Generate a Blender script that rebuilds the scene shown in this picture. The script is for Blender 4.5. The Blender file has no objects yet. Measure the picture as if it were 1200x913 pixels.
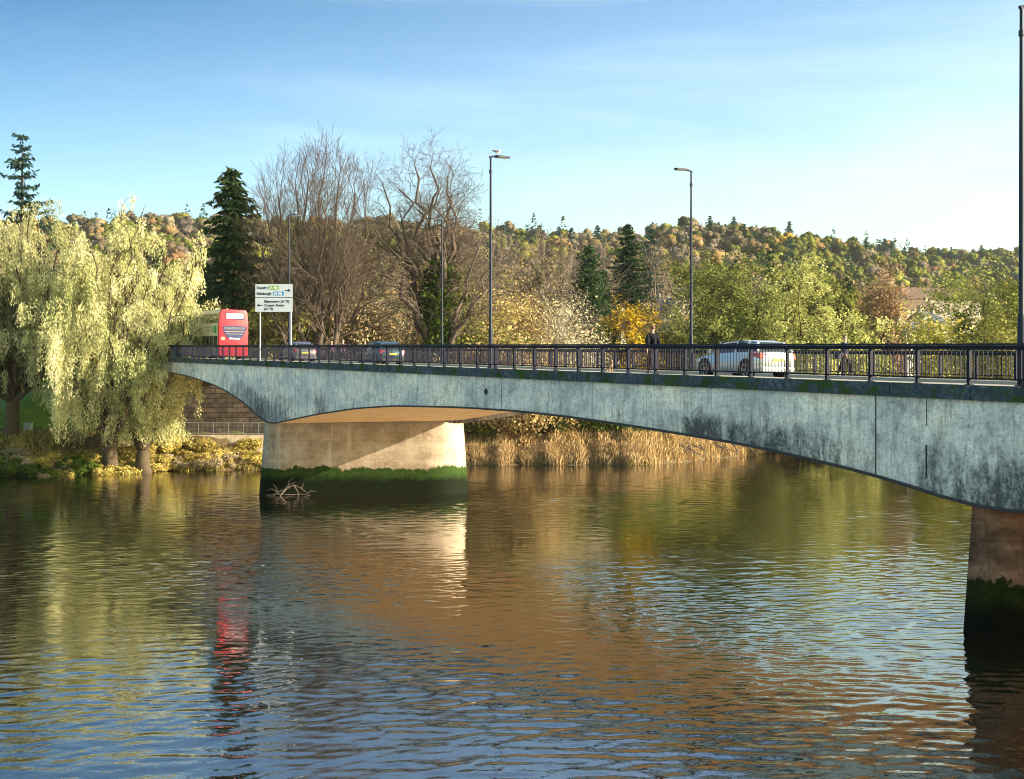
import bpy, bmesh, math, random
import numpy as np
from mathutils import Vector, Matrix, Euler

sc = bpy.context.scene
COL = sc.collection
R = math.radians
F = 1550.0            # focal length in photo pixels (photo is 1200 wide)
EYE = 6.0             # eye height above the water
HOR = 478.0           # eye level in the photo

def at(px, py, Y):
    return np.array([(px-600)/F*Y, Y, EYE-(py-HOR)/F*Y])

# ------------------------------------------------------------------ materials
def nmat(name):
    m = bpy.data.materials.new(name); m.use_nodes = True
    nt = m.node_tree; nt.nodes.clear()
    out = nt.nodes.new('ShaderNodeOutputMaterial')
    return m, nt, out
def N(nt, typ, **kw):
    n = nt.nodes.new(typ)
    for k, v in kw.items():
        if k.startswith('_'): setattr(n, k[1:], v)
        else:
            key = int(k[1:]) if k[0] == 'i' and k[1:].isdigit() else k.replace('_', ' ')
            n.inputs[key].default_value = v
    return n
def L(nt, a, b): nt.links.new(a, b)
def ramp(nt, fac, stops, interp='LINEAR'):
    r = nt.nodes.new('ShaderNodeValToRGB'); r.color_ramp.interpolation = interp
    el = r.color_ramp.elements
    while len(el) < len(stops): el.new(0.5)
    for e, (p, c) in zip(el, stops):
        e.position = p
        e.color = (c, c, c, 1) if isinstance(c, (int, float)) else (*c[:3], 1)
    L(nt, fac, r.inputs[0]); return r.outputs[0]
def mixc(nt, fac, a, b, mode='MIX'):
    m = nt.nodes.new('ShaderNodeMix'); m.data_type = 'RGBA'; m.blend_type = mode
    for s, v in ((m.inputs[0], fac), (m.inputs[6], a), (m.inputs[7], b)):
        if hasattr(v, 'links') or hasattr(v, 'is_linked'): L(nt, v, s)
        elif isinstance(v, (int, float)): s.default_value = v
        else: s.default_value = (*v[:3], 1)
    return m.outputs[2]
def math_(nt, op, a, b=None, clamp=False):
    m = nt.nodes.new('ShaderNodeMath'); m.operation = op; m.use_clamp = clamp
    for s, v in ((m.inputs[0], a), (m.inputs[1], b)):
        if v is None: continue
        if isinstance(v, (int, float)): s.default_value = v
        else: L(nt, v, s)
    return m.outputs[0]
def noise(nt, vec, scale, detail=4, rough=.6, dist=0.0):
    n = nt.nodes.new('ShaderNodeTexNoise'); n.inputs['Scale'].default_value = scale
    n.inputs['Detail'].default_value = detail; n.inputs['Roughness'].default_value = rough
    n.inputs['Distortion'].default_value = dist
    if vec is not None: L(nt, vec, n.inputs['Vector'])
    return n.outputs[0]
def posn(nt, scale=(1, 1, 1), loc=(0, 0, 0), rot=(0, 0, 0)):
    g = nt.nodes.new('ShaderNodeTexCoord')
    mp = nt.nodes.new('ShaderNodeMapping'); mp.inputs['Scale'].default_value = scale
    mp.inputs['Location'].default_value = loc; mp.inputs['Rotation'].default_value = rot
    L(nt, g.outputs['Object'], mp.inputs[0]); return mp.outputs[0]
def bump(nt, h, strength=.3, dist=.05):
    b = nt.nodes.new('ShaderNodeBump'); b.inputs['Strength'].default_value = strength
    b.inputs['Distance'].default_value = dist; L(nt, h, b.inputs['Height']); return b.outputs[0]
def prin(nt, out, col, rough=.7, metal=0.0, spec=.4, nrm=None, **kw):
    p = nt.nodes.new('ShaderNodeBsdfPrincipled')
    if hasattr(col, 'is_linked'): L(nt, col, p.inputs['Base Color'])
    else: p.inputs['Base Color'].default_value = (*col[:3], 1)
    if hasattr(rough, 'is_linked'): L(nt, rough, p.inputs['Roughness'])
    else: p.inputs['Roughness'].default_value = rough
    p.inputs['Metallic'].default_value = metal; p.inputs['Specular IOR Level'].default_value = spec
    for k, v in kw.items(): p.inputs[k.replace('_', ' ')].default_value = v
    if nrm is not None: L(nt, nrm, p.inputs['Normal'])
    L(nt, p.outputs[0], out.inputs[0]); return p

_pm = {}
def paint(name, col, rough=.5, metal=0.0, var=.18, scale=3.0, spec=.4, bmp=0.0):
    """a plain coloured surface with a little mottling"""
    if name in _pm: return _pm[name]
    m, nt, out = nmat(name)
    n = noise(nt, posn(nt), scale, 6, .65)
    f = ramp(nt, n, [(.25, 1-var), (.75, 1+var*.4)])
    c = mixc(nt, 1.0, col, f, 'MULTIPLY')
    prin(nt, out, c, rough, metal, spec, bump(nt, n, bmp, .02) if bmp else None)
    _pm[name] = m; return m

def leaf_material(name='foliage', trans=.35, gain=1.0):
    m, nt, out = nmat(name)
    a = N(nt, 'ShaderNodeAttribute', _attribute_name='col')
    oi = nt.nodes.new('ShaderNodeObjectInfo')
    v = ramp(nt, oi.outputs['Random'], [(0, .82), (1, 1.15)])
    c = mixc(nt, 1.0, a.outputs['Color'], v, 'MULTIPLY')
    d = nt.nodes.new('ShaderNodeBsdfDiffuse'); t = nt.nodes.new('ShaderNodeBsdfTranslucent')
    L(nt, c, d.inputs[0]); L(nt, c, t.inputs[0])
    mx = nt.nodes.new('ShaderNodeMixShader'); mx.inputs[0].default_value = trans
    L(nt, d.outputs[0], mx.inputs[1]); L(nt, t.outputs[0], mx.inputs[2])
    L(nt, mx.outputs[0], out.inputs[0]); return m

# ------------------------------------------------------------------ objects
def tag(o, label=None, cat=None, group=None, kind=None):
    if label: o['label'] = label
    if cat: o['category'] = cat
    if group: o['group'] = group
    if kind: o['kind'] = kind
    return o
def empty(name, loc=(0, 0, 0), rot=(0, 0, 0), **kw):
    o = bpy.data.objects.new(name, None); o.empty_display_size = .3
    o.location = loc; o.rotation_euler = rot; COL.objects.link(o)
    return tag(o, **kw)
def link(name, me, parent=None, loc=None, rot=None, **kw):
    o = bpy.data.objects.new(name, me); COL.objects.link(o)
    if parent is not None: o.parent = parent
    if loc is not None: o.location = loc
    if rot is not None: o.rotation_euler = rot
    return tag(o, **kw)
def copy_tree(o, parent=None):
    c = o.copy(); COL.objects.link(c)
    c.parent = parent
    for ch in list(o.children): copy_tree(ch, c)
    return c

def mesh_np(name, V, Fq, mat, col=None, smooth=False, Ft=None, uv=None):
    """V (n,3), Fq (m,4) quads, Ft (k,3) triangles; col (m+k,3) a colour for every face"""
    V = np.asarray(V, dtype=np.float32).reshape(-1, 3)
    Fq = np.zeros((0, 4), np.int32) if Fq is None else np.asarray(Fq, np.int32).reshape(-1, 4)
    Ft = np.zeros((0, 3), np.int32) if Ft is None else np.asarray(Ft, np.int32).reshape(-1, 3)
    me = bpy.data.meshes.new(name)
    me.vertices.add(len(V)); me.vertices.foreach_set('co', V.ravel())
    nl = Fq.size + Ft.size
    me.loops.add(nl); me.loops.foreach_set('vertex_index', np.concatenate([Fq.ravel(), Ft.ravel()]))
    me.polygons.add(len(Fq)+len(Ft))
    st = np.concatenate([np.arange(len(Fq))*4, Fq.size+np.arange(len(Ft))*3]).astype(np.int32)
    me.polygons.foreach_set('loop_start', st)
    if smooth: me.polygons.foreach_set('use_smooth', np.ones(len(st), bool))
    if col is not None:
        a = me.attributes.new('col', 'FLOAT_COLOR', 'FACE')
        c = np.ones((len(st), 4), np.float32); c[:, :3] = np.clip(col, 0, 1); a.data.foreach_set('color', c.ravel())
    if mat is not None:
        for mm in (mat if isinstance(mat, (list, tuple)) else [mat]): me.materials.append(mm)
    me.update(calc_edges=True); me.validate()
    return me

class MB:
    """collects shapes, builds ONE mesh"""
    def __init__(s): s.v = []; s.f = []; s.m = []
    def add(s, v, f, mi=0):
        b = len(s.v); s.v += [tuple(map(float, p)) for p in v]
        s.f += [tuple(i+b for i in q) for q in f]; s.m += [mi]*len(f)
    def box(s, x0, x1, y0, y1, z0, z1, mi=0, M=None):
        v = [(x0, y0, z0), (x1, y0, z0), (x1, y1, z0), (x0, y1, z0), (x0, y0, z1), (x1, y0, z1), (x1, y1, z1), (x0, y1, z1)]
        if M is not None: v = [M @ Vector(p) for p in v]
        s.add(v, [(0, 3, 2, 1), (4, 5, 6, 7), (0, 1, 5, 4), (1, 2, 6, 5), (2, 3, 7, 6), (3, 0, 4, 7)], mi)
    def tube(s, pts, rad, n=8, mi=0, cap=True, sy=1.0):
        pts = [Vector(p) for p in pts]; rad = rad if hasattr(rad, '__len__') else [rad]*len(pts)
        rings = []
        d0 = (pts[-1]-pts[0]).normalized()
        up = Vector((0, 0, 1)) if abs(d0.z) < .9 else Vector((1, 0, 0))
        v = []
        for i, p in enumerate(pts):
            d = (pts[min(i+1, len(pts)-1)]-pts[max(i-1, 0)]).normalized()
            a = d.cross(up).normalized(); b = a.cross(d)
            for k in range(n):
                t = 2*math.pi*k/n
                v.append(p+(a*math.cos(t)+b*math.sin(t)*sy)*rad[i])
        f = [(i*n+k, i*n+(k+1) % n, (i+1)*n+(k+1) % n, (i+1)*n+k) for i in range(len(pts)-1) for k in range(n)]
        if cap: f += [tuple(range(n))[::-1], tuple((len(pts)-1)*n+k for k in range(n))]
        s.add(v, f, mi)
    def lathe(s, prof, n=20, axis='z', c=(0, 0, 0), mi=0):
        v = []
        for r, h in prof:
            for k in range(n):
                t = 2*math.pi*k/n; a, b = r*math.cos(t), r*math.sin(t)
                v.append((c[0]+a, c[1]+b, c[2]+h) if axis == 'z' else ((c[0]+a, c[1]+h, c[2]+b) if axis == 'y' else (c[0]+h, c[1]+a, c[2]+b)))
        f = [(i*n+k, i*n+(k+1) % n, (i+1)*n+(k+1) % n, (i+1)*n+k) for i in range(len(prof)-1) for k in range(n)]
        f += [tuple(range(n))[::-1], tuple((len(prof)-1)*n+k for k in range(n))]
        s.add(v, f, mi)
    def prism(s, poly, z0, z1, mi=0, M=None):
        n = len(poly); v = [(x, y, z0) for x, y in poly]+[(x, y, z1) for x, y in poly]
        if M is not None: v = [M @ Vector(p) for p in v]
        f = [tuple(range(n))[::-1], tuple(range(n, 2*n))]+[(k, (k+1) % n, n+(k+1) % n, n+k) for k in range(n)]
        s.add(v, f, mi)
    def mesh(s, name, mats, smooth=False, bevel=0.0, seg=2):
        me = bpy.data.meshes.new(name); me.from_pydata(s.v, [], s.f)
        for m in (mats if isinstance(mats, (list, tuple)) else [mats]): me.materials.append(m)
        me.polygons.foreach_set('material_index', s.m)
        bm = bmesh.new(); bm.from_mesh(me)
        bmesh.ops.recalc_face_normals(bm, faces=bm.faces)
        if bevel: bmesh.ops.bevel(bm, geom=list(bm.edges), offset=bevel, segments=seg, affect='EDGES', profile=.6, clamp_overlap=True)
        bm.to_mesh(me); bm.free()
        if smooth:
            me.polygons.foreach_set('use_smooth', [True]*len(me.polygons))
            try: me.set_sharp_from_angle(angle=R(40))
            except Exception: pass
        me.update(); return me
    def build(s, name, mats, parent=None, smooth=False, bevel=0.0, loc=None, rot=None, **kw):
        return link(name, s.mesh(name, mats, smooth, bevel), parent, loc, rot, **kw)

def text_mesh(txt, size, mat, name='lettering', align='LEFT', bold=.0):
    cu = bpy.data.curves.new(name, 'FONT'); cu.body = txt; cu.size = size; cu.align_x = align; cu.extrude = .002; cu.offset = bold
    o = bpy.data.objects.new(name, cu); COL.objects.link(o)
    me = bpy.data.meshes.new_from_object(o.evaluated_get(bpy.context.evaluated_depsgraph_get()))
    bpy.data.objects.remove(o); bpy.data.curves.remove(cu)
    me.name = name; me.materials.clear(); me.materials.append(mat); return me

# ------------------------------------------------------------------ the bridge's own axes
TH = math.atan(800/F)
U = np.array([-math.sin(TH), math.cos(TH), 0]); W = np.array([math.cos(TH), math.sin(TH), 0])
KY = 26023*F/867
def near_Y(px): return KY/(px+200)
B0 = np.array([(1137-600)/F*near_Y(1137), near_Y(1137), 0])
def st(s, t, z=0): return B0+U*s+W*t+np.array([0, 0, z])
def s_of_px(px):
    Y = near_Y(px); return (Y-B0[1])/U[1]
def deck(s): return 6.60+.0418*s
def ray(px, t):
    """point on the bridge deck seen in direction px, at distance t from the near parapet"""
    k = (px-600)/F                      # X = k Y ;  (P-B0).W = t
    Y = (t+B0[0]*W[0]+B0[1]*W[1])/(k*W[0]+W[1])
    s = (k*Y-B0[0])*U[0]+(Y-B0[1])*U[1]
    return s
ANG = math.atan2(U[1], U[0])           # heading of traffic driving away
ANGW = math.atan2(W[1], W[0])
SLOPE = -math.atan(.0418)
S_AB = 114.0                           # the far abutment
DW = 12.5                              # deck width
# ------------------------------------------------------------------ terrain
bx = np.array([-3000, -400, -200, -75, -46, -39, -33, -25, -15, -4, 14.5, 20, 26, 35, 60, 110, 250, 3000.])
by = np.array([70, 75, 92, 110, 116, 118, 125, 128, 134, 138.6, 139, 148, 160, 176, 205, 235, 270, 500.])
rpx = np.array([-600, -200, 0, 200, 300, 440, 560, 600, 700, 800, 860, 950, 1100, 1200, 1500, 2200.])
rpy = np.array([290, 270, 262, 256, 259, 260, 270, 270, 276, 264, 268, 280, 290, 288, 295, 330.])
def bank_y(x): return np.interp(x, bx, by)+.5*np.sin(x*.9)+.35*np.sin(x*2.3+1)
def sstep(t): t = np.clip(t, 0, 1); return t*t*(3-2*t)
def ter(x, y):
    x = np.asarray(x, float); y = np.asarray(y, float)
    e = y-bank_y(x)
    z = np.interp(e, [-25, -4, 0, 1, 4, 6, 10, 30, 60, 120, 400, 4000], [-4, -1.2, -.02, .5, 1.8, 3.1, 3.5, 4.0, 4.6, 5.5, 9, 12])
    z = z+np.where(e > .5, .12*np.sin(x*1.7+y*.6)+.1*np.sin(x*.8-y*1.3), 0)
    px = 600+F*x/np.maximum(y, 60)
    yr = 1050+550*sstep((px-880)/350)
    y0 = 225+130*sstep((px-900)/250)
    zr = EYE+(HOR-np.interp(px, rpx, rpy)-19)*yr/F
    t = np.clip((y-y0)/(yr-y0), 0, 1)
    h = (zr-8)*(t**1.15)
    h = h+t*(1-t)*18*(np.sin(x*.013+2)*np.sin(y*.011)+.5*np.sin(x*.03+y*.02))
    back = np.clip((y-yr)/1500, 0, 1)
    z = z+h*(1-.5*sstep(back))
    # the road embankment beyond the abutment
    s = (x-B0[0])*U[0]+(y-B0[1])*U[1]; tt = (x-B0[0])*W[0]+(y-B0[1])*W[1]
    off = np.maximum(np.maximum(-tt, tt-DW), 0)
    emb = deck(np.minimum(s, 230))-.12-.5*off
    w = sstep((s-(S_AB+.5))/2.0)
    z = np.where(w > 0, np.maximum(z, z*(1-w)+w*np.maximum(z, emb)), z)
    near = np.clip((14-y)/14, 0, 1)           # the near bank, under and behind the viewer
    z = np.maximum(z, np.where(y < 14, -4+8*sstep(near*1.4), -10))
    return z

def axis(spec):
    out = []
    for a, b, st_ in spec: out += list(np.arange(a, b, st_))
    return np.array(sorted(set(np.round(out, 3))))
gx = np.concatenate([axis([(-3000, -600, 120), (-600, -100, 20), (-100, 80, 1.2), (80, 600, 12), (600, 3001, 120)])])
gy = np.concatenate([axis([(-200, 80, 12), (80, 112, 2), (112, 180, .9), (180, 300, 4), (300, 1700, 14), (1700, 5001, 150)])])
GX, GY = np.meshgrid(gx, gy)
GZ = ter(GX, GY)
nx, ny = len(gx), len(gy)
idx = np.arange(nx*ny).reshape(ny, nx)
q = np.stack([idx[:-1, :-1], idx[:-1, 1:], idx[1:, 1:], idx[1:, :-1]], -1).reshape(-1, 4)
m, nt, out = nmat('ground_soil_and_grass')
n1 = noise(nt, posn(nt), .12, 6, .7); n2 = noise(nt, posn(nt), 2.2, 6, .7)
tc = nt.nodes.new('ShaderNodeTexCoord'); sx = nt.nodes.new('ShaderNodeSeparateXYZ'); L(nt, tc.outputs['Object'], sx.inputs[0])
grass = ramp(nt, n2, [(.3, (.035, .075, .012)), (.55, (.06, .13, .02)), (.75, (.12, .16, .04))])
soil = ramp(nt, n2, [(.3, (.06, .042, .025)), (.6, (.15, .11, .06)), (.8, (.23, .18, .10))])
zf = math_(nt, 'ADD', sx.outputs[2], math_(nt, 'MULTIPLY', math_(nt, 'SUBTRACT', n1, .5), 3.0))
lo = ramp(nt, math_(nt, 'MULTIPLY', zf, .1), [(.30, 0), (.40, 1)])
far = math_(nt, 'LESS_THAN', sx.outputs[1], 225.0)
g = mixc(nt, math_(nt, 'MULTIPLY', lo, far), soil, grass)
prin(nt, out, g, .95, 0, .2, bump(nt, n2, .6, .15))
link('ground', mesh_np('ground', np.stack([GX, GY, GZ], -1), q, m, smooth=True), kind='structure')

# ------------------------------------------------------------------ water
m, nt, out = nmat('river_water')
w2 = noise(nt, posn(nt, (4.0, 5.0, 1), rot=(0, 0, -.2)), 1.0, 2, .5, .8)
bigw = ramp(nt, noise(nt, posn(nt, (.05, .09, 1)), 1.0, 3, .5, .8), [(.35, .25), (.6, 1.0)])
WB = bump(nt, math_(nt, 'MULTIPLY', w2, bigw), .16, .035)
WATER_P = prin(nt, out, (.014, .011, .006), .015, 0, .5, WB, IOR=3.0)
WATER_P.inputs['Specular IOR Level'].default_value = .8
def grow_axis(a, b, f):
    out = [a]
    while out[-1] < b: out.append(out[-1]+f(out[-1]))
    return out
hx_ = grow_axis(0, 80, lambda v: max(.085, .0085*(v-8)))
wx_ = np.array(sorted([-v for v in hx_[1:]]+hx_+[-3000, -1500, -700, -300, -140, 140, 300, 700, 1500, 3000]))
wy_ = np.array([-200, -100, -40, -10, 4, 10, 13]+grow_axis(15, 190, lambda v: max(.06, .0023*v))+[240, 330, 480, 700])
XX, YY = np.meshgrid(wx_, wy_)
sx_ = np.gradient(wx_)[None, :]; sy_ = np.gradient(wy_)[:, None]
spc = np.maximum(sx_, sy_)
rngw = np.random.default_rng(12); ZZ = np.zeros_like(XX)
for k in range(64):
    lam = .22*(2.2/.22)**(((k+.5)/64)**1.25); th_ = rngw.normal(-1.4, .75)
    a_ = (.0125 if lam < .8 else .006)*lam/6.283
    fade = np.clip(lam/spc/2.5-1, 0, 1)
    kx_, ky_ = math.cos(th_)*6.283/lam, math.sin(th_)*6.283/lam
    ph = rngw.uniform(0, 6.28); mod = .75+.5*np.sin(XX*rngw.uniform(-.35, .35)+YY*rngw.uniform(-.3, .3)+ph*2)
    wv_ = np.sin(XX*kx_+YY*ky_+ph+.9*np.sin(XX*ky_*.13-YY*kx_*.11+ph))
    ZZ += a_*fade*mod*wv_
ruf = .95+.55*np.sin(XX*.11+YY*.05+1)*np.sin(YY*.13-XX*.04)+.3*np.sin(YY*.33+XX*.06+2)*np.sin(XX*.09-1)
ruf = np.clip(ruf, .25, 1.7)+1.5*np.exp(-((YY-84-.12*XX)/6.5)**2)*sstep((XX+8)/8)*sstep((34-XX)/10)*(.5+.5*np.sin(XX*.7+YY*1.1)*np.sin(YY*.55-XX*.2))
ZZ *= ruf
iw = np.arange(XX.size).reshape(XX.shape)
qw = np.stack([iw[:-1, :-1], iw[:-1, 1:], iw[1:, 1:], iw[1:, :-1]], -1).reshape(-1, 4)
link('water', mesh_np('water', np.stack([XX, YY, ZZ], -1), qw, m, smooth=True), kind='structure')

# ------------------------------------------------------------------ bridge
_px = [1138, 1081, 1016, 940, 873, 807, 740, 673, 607, 540, 510, 458, 414, 367.5, 316]
_py = [597, 577, 557, 538, 523, 511.7, 500.7, 490.7, 483, 478.4, 477.6, 476.5, 479.4, 486.5, 497.5]
_sx = [305, 286, 264, 247.5, 220, 192.5]; _sy = [493, 474, 459, 451, 441.5, 436]
def edge_z(px, py): return EYE-(py-HOR)/F*near_Y(px)
ps = [s_of_px(x) for x in _px]; pz = [edge_z(x, y) for x, y in zip(_px, _py)]
ps2 = [s_of_px(x) for x in _sx]; pz2 = [edge_z(x, y) for x, y in zip(_sx, _sy)]
z_ab = pz2[-1]+.25
PS = np.array([-40, -32, -24, -16, -8, -3, -1.2]+ps+ps2+[105, S_AB])
zr_ = pz[0]
PZ = np.array([5.3, 5.3, 5.25, 5.05, 4.55, zr_+.02, zr_]+pz+pz2+[z_ab+.15, z_ab+.2])
o_ = np.argsort(PS); PS, PZ = PS[o_], PZ[o_]
def soff(s):
    z = 0
    for d_ in (-1.2, -.6, 0, .6, 1.2): z = z+np.interp(np.asarray(s)+d_, PS, PZ)
    return z/5
S_P = s_of_px(312)                     # left pier
def sk(sp, t, z):
    """a point on the line parallel to the piers that meets the near face at sp"""
    p = B0+U*sp; return np.array([p[0]+t/math.cos(TH), p[1], z])
def shear(sp, t): return sp-t*math.tan(TH)   # its place along the deck

m, nt, out = nmat('girder_concrete')
uvn = nt.nodes.new('ShaderNodeUVMap'); 
def uvmap(scale):
    mp = nt.nodes.new('ShaderNodeMapping'); mp.inputs['Scale'].default_value = scale; L(nt, uvn.outputs[0], mp.inputs[0]); return mp.outputs[0]
gA = noise(nt, uvmap((.25, .5, 1)), 1.0, 5, .6); gB = noise(nt, uvmap((2.6, .55, 1)), 1.0, 7, .75, .4); gC = noise(nt, uvmap((7, 9, 1)), 1.0, 5, .75)
gD = noise(nt, uvmap((9, .45, 1)), 1.0, 4, .7, .2); gE = noise(nt, uvmap((2.4, .9, 1)), 1.0, 8, .8, .5)
dirt = N(nt, 'ShaderNodeAttribute', _attribute_name='dirt')
base = ramp(nt, gA, [(.34, (.52, .54, .56)), (.5, (.74, .74, .72)), (.64, (.93, .87, .77))])
fine = ramp(nt, gC, [(.32, .55), (.5, 1.0), (.68, 1.2)])
gF = noise(nt, uvmap((1.1, 1.6, 1)), 1.0, 6, .8, .5)
base = mixc(nt, .85, base, mixc(nt, 1.0, base, ramp(nt, gF, [(.33, .5), (.5, 1.0), (.66, 1.12)]), 'MULTIPLY'))
c = mixc(nt, 1.0, base, fine, 'MULTIPLY')
st1 = ramp(nt, gB, [(.34, .55), (.5, 1.0), (.66, 1.15)])
c = mixc(nt, .75, c, mixc(nt, 1.0, c, st1, 'MULTIPLY'))
st2 = ramp(nt, gD, [(.3, .6), (.45, 1.0), (.68, 1.12)])
c = mixc(nt, .7, c, mixc(nt, 1.0, c, st2, 'MULTIPLY'))
dm = math_(nt, 'ADD', math_(nt, 'MULTIPLY', dirt.outputs['Fac'], .15), math_(nt, 'ADD', math_(nt, 'MULTIPLY', gE, .8), math_(nt, 'MULTIPLY', gC, .55)))
dmask = ramp(nt, dm, [(.79, 0), (.88, .5), (1.0, .93)])
c = mixc(nt, dmask, c, (.035, .045, .055))
prin(nt, out, c, .9, 0, .25, bump(nt, gC, .35, .03)); M_GIRDER = m

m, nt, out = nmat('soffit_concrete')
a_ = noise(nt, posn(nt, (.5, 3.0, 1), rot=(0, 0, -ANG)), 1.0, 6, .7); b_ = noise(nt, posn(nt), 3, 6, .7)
c = ramp(nt, a_, [(.3, (.70, .39, .16)), (.5, (.90, .53, .23)), (.7, (.94, .68, .38))])  # buff concrete, colour pushed to orange to carry warm light bounced off the river
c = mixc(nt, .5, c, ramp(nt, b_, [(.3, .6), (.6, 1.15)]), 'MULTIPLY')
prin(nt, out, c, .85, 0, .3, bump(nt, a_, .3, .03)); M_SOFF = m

m, nt, out = nmat('mossy_coping')
a_ = noise(nt, posn(nt), 1.1, 6, .7); b_ = noise(nt, posn(nt), 6, 5, .75); c_ = noise(nt, posn(nt, loc=(7, 3, 1)), .6, 5, .7)
c = ramp(nt, b_, [(.25, (.015, .022, .034)), (.5, (.055, .078, .11)), (.68, (.17, .20, .23))])
mk = ramp(nt, math_(nt, 'MULTIPLY', a_, math_(nt, 'ADD', b_, .55)), [(.52, 0), (.62, 1)])
c = mixc(nt, mk, c, (.035, .075, .012))
c = mixc(nt, ramp(nt, c_, [(.5, 0), (.6, .8)]), c, mixc(nt, .5, c, (.012, .012, .014)))
prin(nt, out, c, .95, 0, .2, bump(nt, b_, .6, .03)); M_COPE = m

M_RAIL = paint('dark_navy_railing_paint', (.006, .008, .028), .6, 0, .35, 8, .15)
M_RAILTOP = paint('worn_handrail_paint', (.010, .013, .036), .5, 0, .4, 6, .25)
M_BLUEP = paint('blue_end_panel_paint', (.02, .06, .20), .5, 0, .3, 2)
M_ASPH = paint('asphalt', (.055, .055, .06), .9, 0, .3, 5, .3)
M_FOOT = paint('pale_footway_slabs', (.42, .38, .33), .85, 0, .25, 3, .3)
M_KERB = paint('kerb_concrete', (.45, .42, .38), .85, 0, .2, 4, .3)

bridge = empty('road_bridge', (B0[0], B0[1], 0), label='long pale concrete road bridge on two river piers', cat='bridge')
bl = (-B0[0], -B0[1], 0)
# side faces
def girder_face(t, sarr, name):
    nv = 7; V = []; UV = []; D = []
    rng = np.random.default_rng(5)
    blobs = [(9.0, 3.2, .85), (12.5, 1.2, .9), (-1.5, 1.8, 1.0), (1.4, 1.2, .6), (S_P-3, 3, .55), (S_P+2.0, 3.0, .8), (S_P-11, 1.2, .8), (5.2, .25, .9), (S_P+7, 4, .5), (-10, 5, .8)]
    for sp in sarr:
        zb = float(soff(sp)); zt = deck(sp)-.36
        for j in range(nv):
            f = j/(nv-1); V.append(sk(sp, t, zt+(zb-zt)*f)); UV.append((sp, zt+(zb-zt)*f))
            d = sum(a*math.exp(-((sp-c0)/w)**2) for c0, w, a in blobs)*sstep((f-.30)/.5)*1.6+.28+.25*f
            D.append(float(d))
    n = len(sarr)
    Q = [(i*nv+j, (i+1)*nv+j, (i+1)*nv+j+1, i*nv+j+1) for i in range(n-1) for j in range(nv-1)]
    me = mesh_np(name, V, Q, M_GIRDER, smooth=True)
    uvl = me.uv_layers.new(name='UVMap'); vi = np.zeros(len(me.loops), np.int32); me.loops.foreach_get('vertex_index', vi)
    uvl.data.foreach_set('uv', np.array(UV, np.float32)[vi].ravel())
    a = me.attributes.new('dirt', 'FLOAT', 'POINT'); a.data.foreach_set('value', np.array(D, np.float32))
    return me
SA = np.arange(-36, S_AB+.3, .6)
o = link('girder', girder_face(.14, SA, 'girder'), bridge, bl)
far_me = girder_face(11.2, SA, 'girder')
o = link('girder', far_me, bridge, bl)
# soffit
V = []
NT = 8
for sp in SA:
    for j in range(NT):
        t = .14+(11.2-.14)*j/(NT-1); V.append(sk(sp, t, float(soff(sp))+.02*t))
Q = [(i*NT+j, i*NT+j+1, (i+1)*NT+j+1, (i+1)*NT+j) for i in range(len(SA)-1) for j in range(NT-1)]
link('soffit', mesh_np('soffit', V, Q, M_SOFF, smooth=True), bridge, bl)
# thin drip edge under the near face (rounded lower arris)
mb = MB()
mb.tube([sk(s_, .10, float(soff(s_))+.035) for s_ in np.arange(-36, S_AB, 1.2)], .05, 6)
mb.build('drip_edge', paint('dark_drip_edge', (.05, .05, .055), .9), bridge, loc=bl)
# deck slab, coping, footways, kerbs, road
def strip(mb, t0, t1, z0, z1, s0=-36, s1=S_AB, step=6.0, mi=0):
    ss = list(np.arange(s0, s1, step))+[s1]; v = []; f = []
    for s_ in ss:
        d_ = deck(s_)
        for t, z in ((t0, z0), (t1, z0), (t1, z1), (t0, z1)): v.append(st(s_, t, d_+z))
    for i in range(len(ss)-1):
        for k in range(4): f.append((i*4+k, i*4+(k+1) % 4, (i+1)*4+(k+1) % 4, (i+1)*4+k))
    f += [(3, 2, 1, 0), tuple((len(ss)-1)*4+k for k in range(4))]
    mb.add(v, f, mi)
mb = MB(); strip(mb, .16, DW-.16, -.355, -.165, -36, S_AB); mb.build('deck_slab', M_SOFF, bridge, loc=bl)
for t0, t1 in ((0, .32), (DW-.32, DW)):
    mb = MB()
    s_ = -36.0; rr = random.Random(3)
    while s_ < S_AB+6:
        strip(mb, t0, t1, -.40, 0.0, s_, s_+2.97, 2.97); s_ += 3.0
    mb.build('coping', M_COPE, bridge, loc=bl)
END = 225.0
for t0, t1 in ((.32, 2.3), (DW-2.3, DW-.32)):
    mb = MB(); strip(mb, t0, t1, -.163, 0.0, -36, S_AB); mb.build('footway', M_FOOT, bridge, loc=bl)
for t0, t1 in ((2.3, 2.45), (DW-2.45, DW-2.3)):
    mb = MB(); strip(mb, t0, t1, -.163, .004, -36, S_AB); mb.build('kerb', M_KERB, bridge, loc=bl)
mb = MB(); strip(mb, 2.45, DW-2.45, -.163, -.11, -36, S_AB); mb.build('roadway', M_ASPH, bridge, loc=bl)
mb = MB(); s_ = -34
M_WLINE = paint('white_road_paint', (.75, .75, .72), .7, 0, .2, 6)
while s_ < S_AB-3: mb = MB(); strip(mb, DW/2-.05, DW/2+.05, -.106, -.104, s_, s_+2, 2); s_ += 6; mb.build('centre_line', M_WLINE, bridge, loc=bl)
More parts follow.
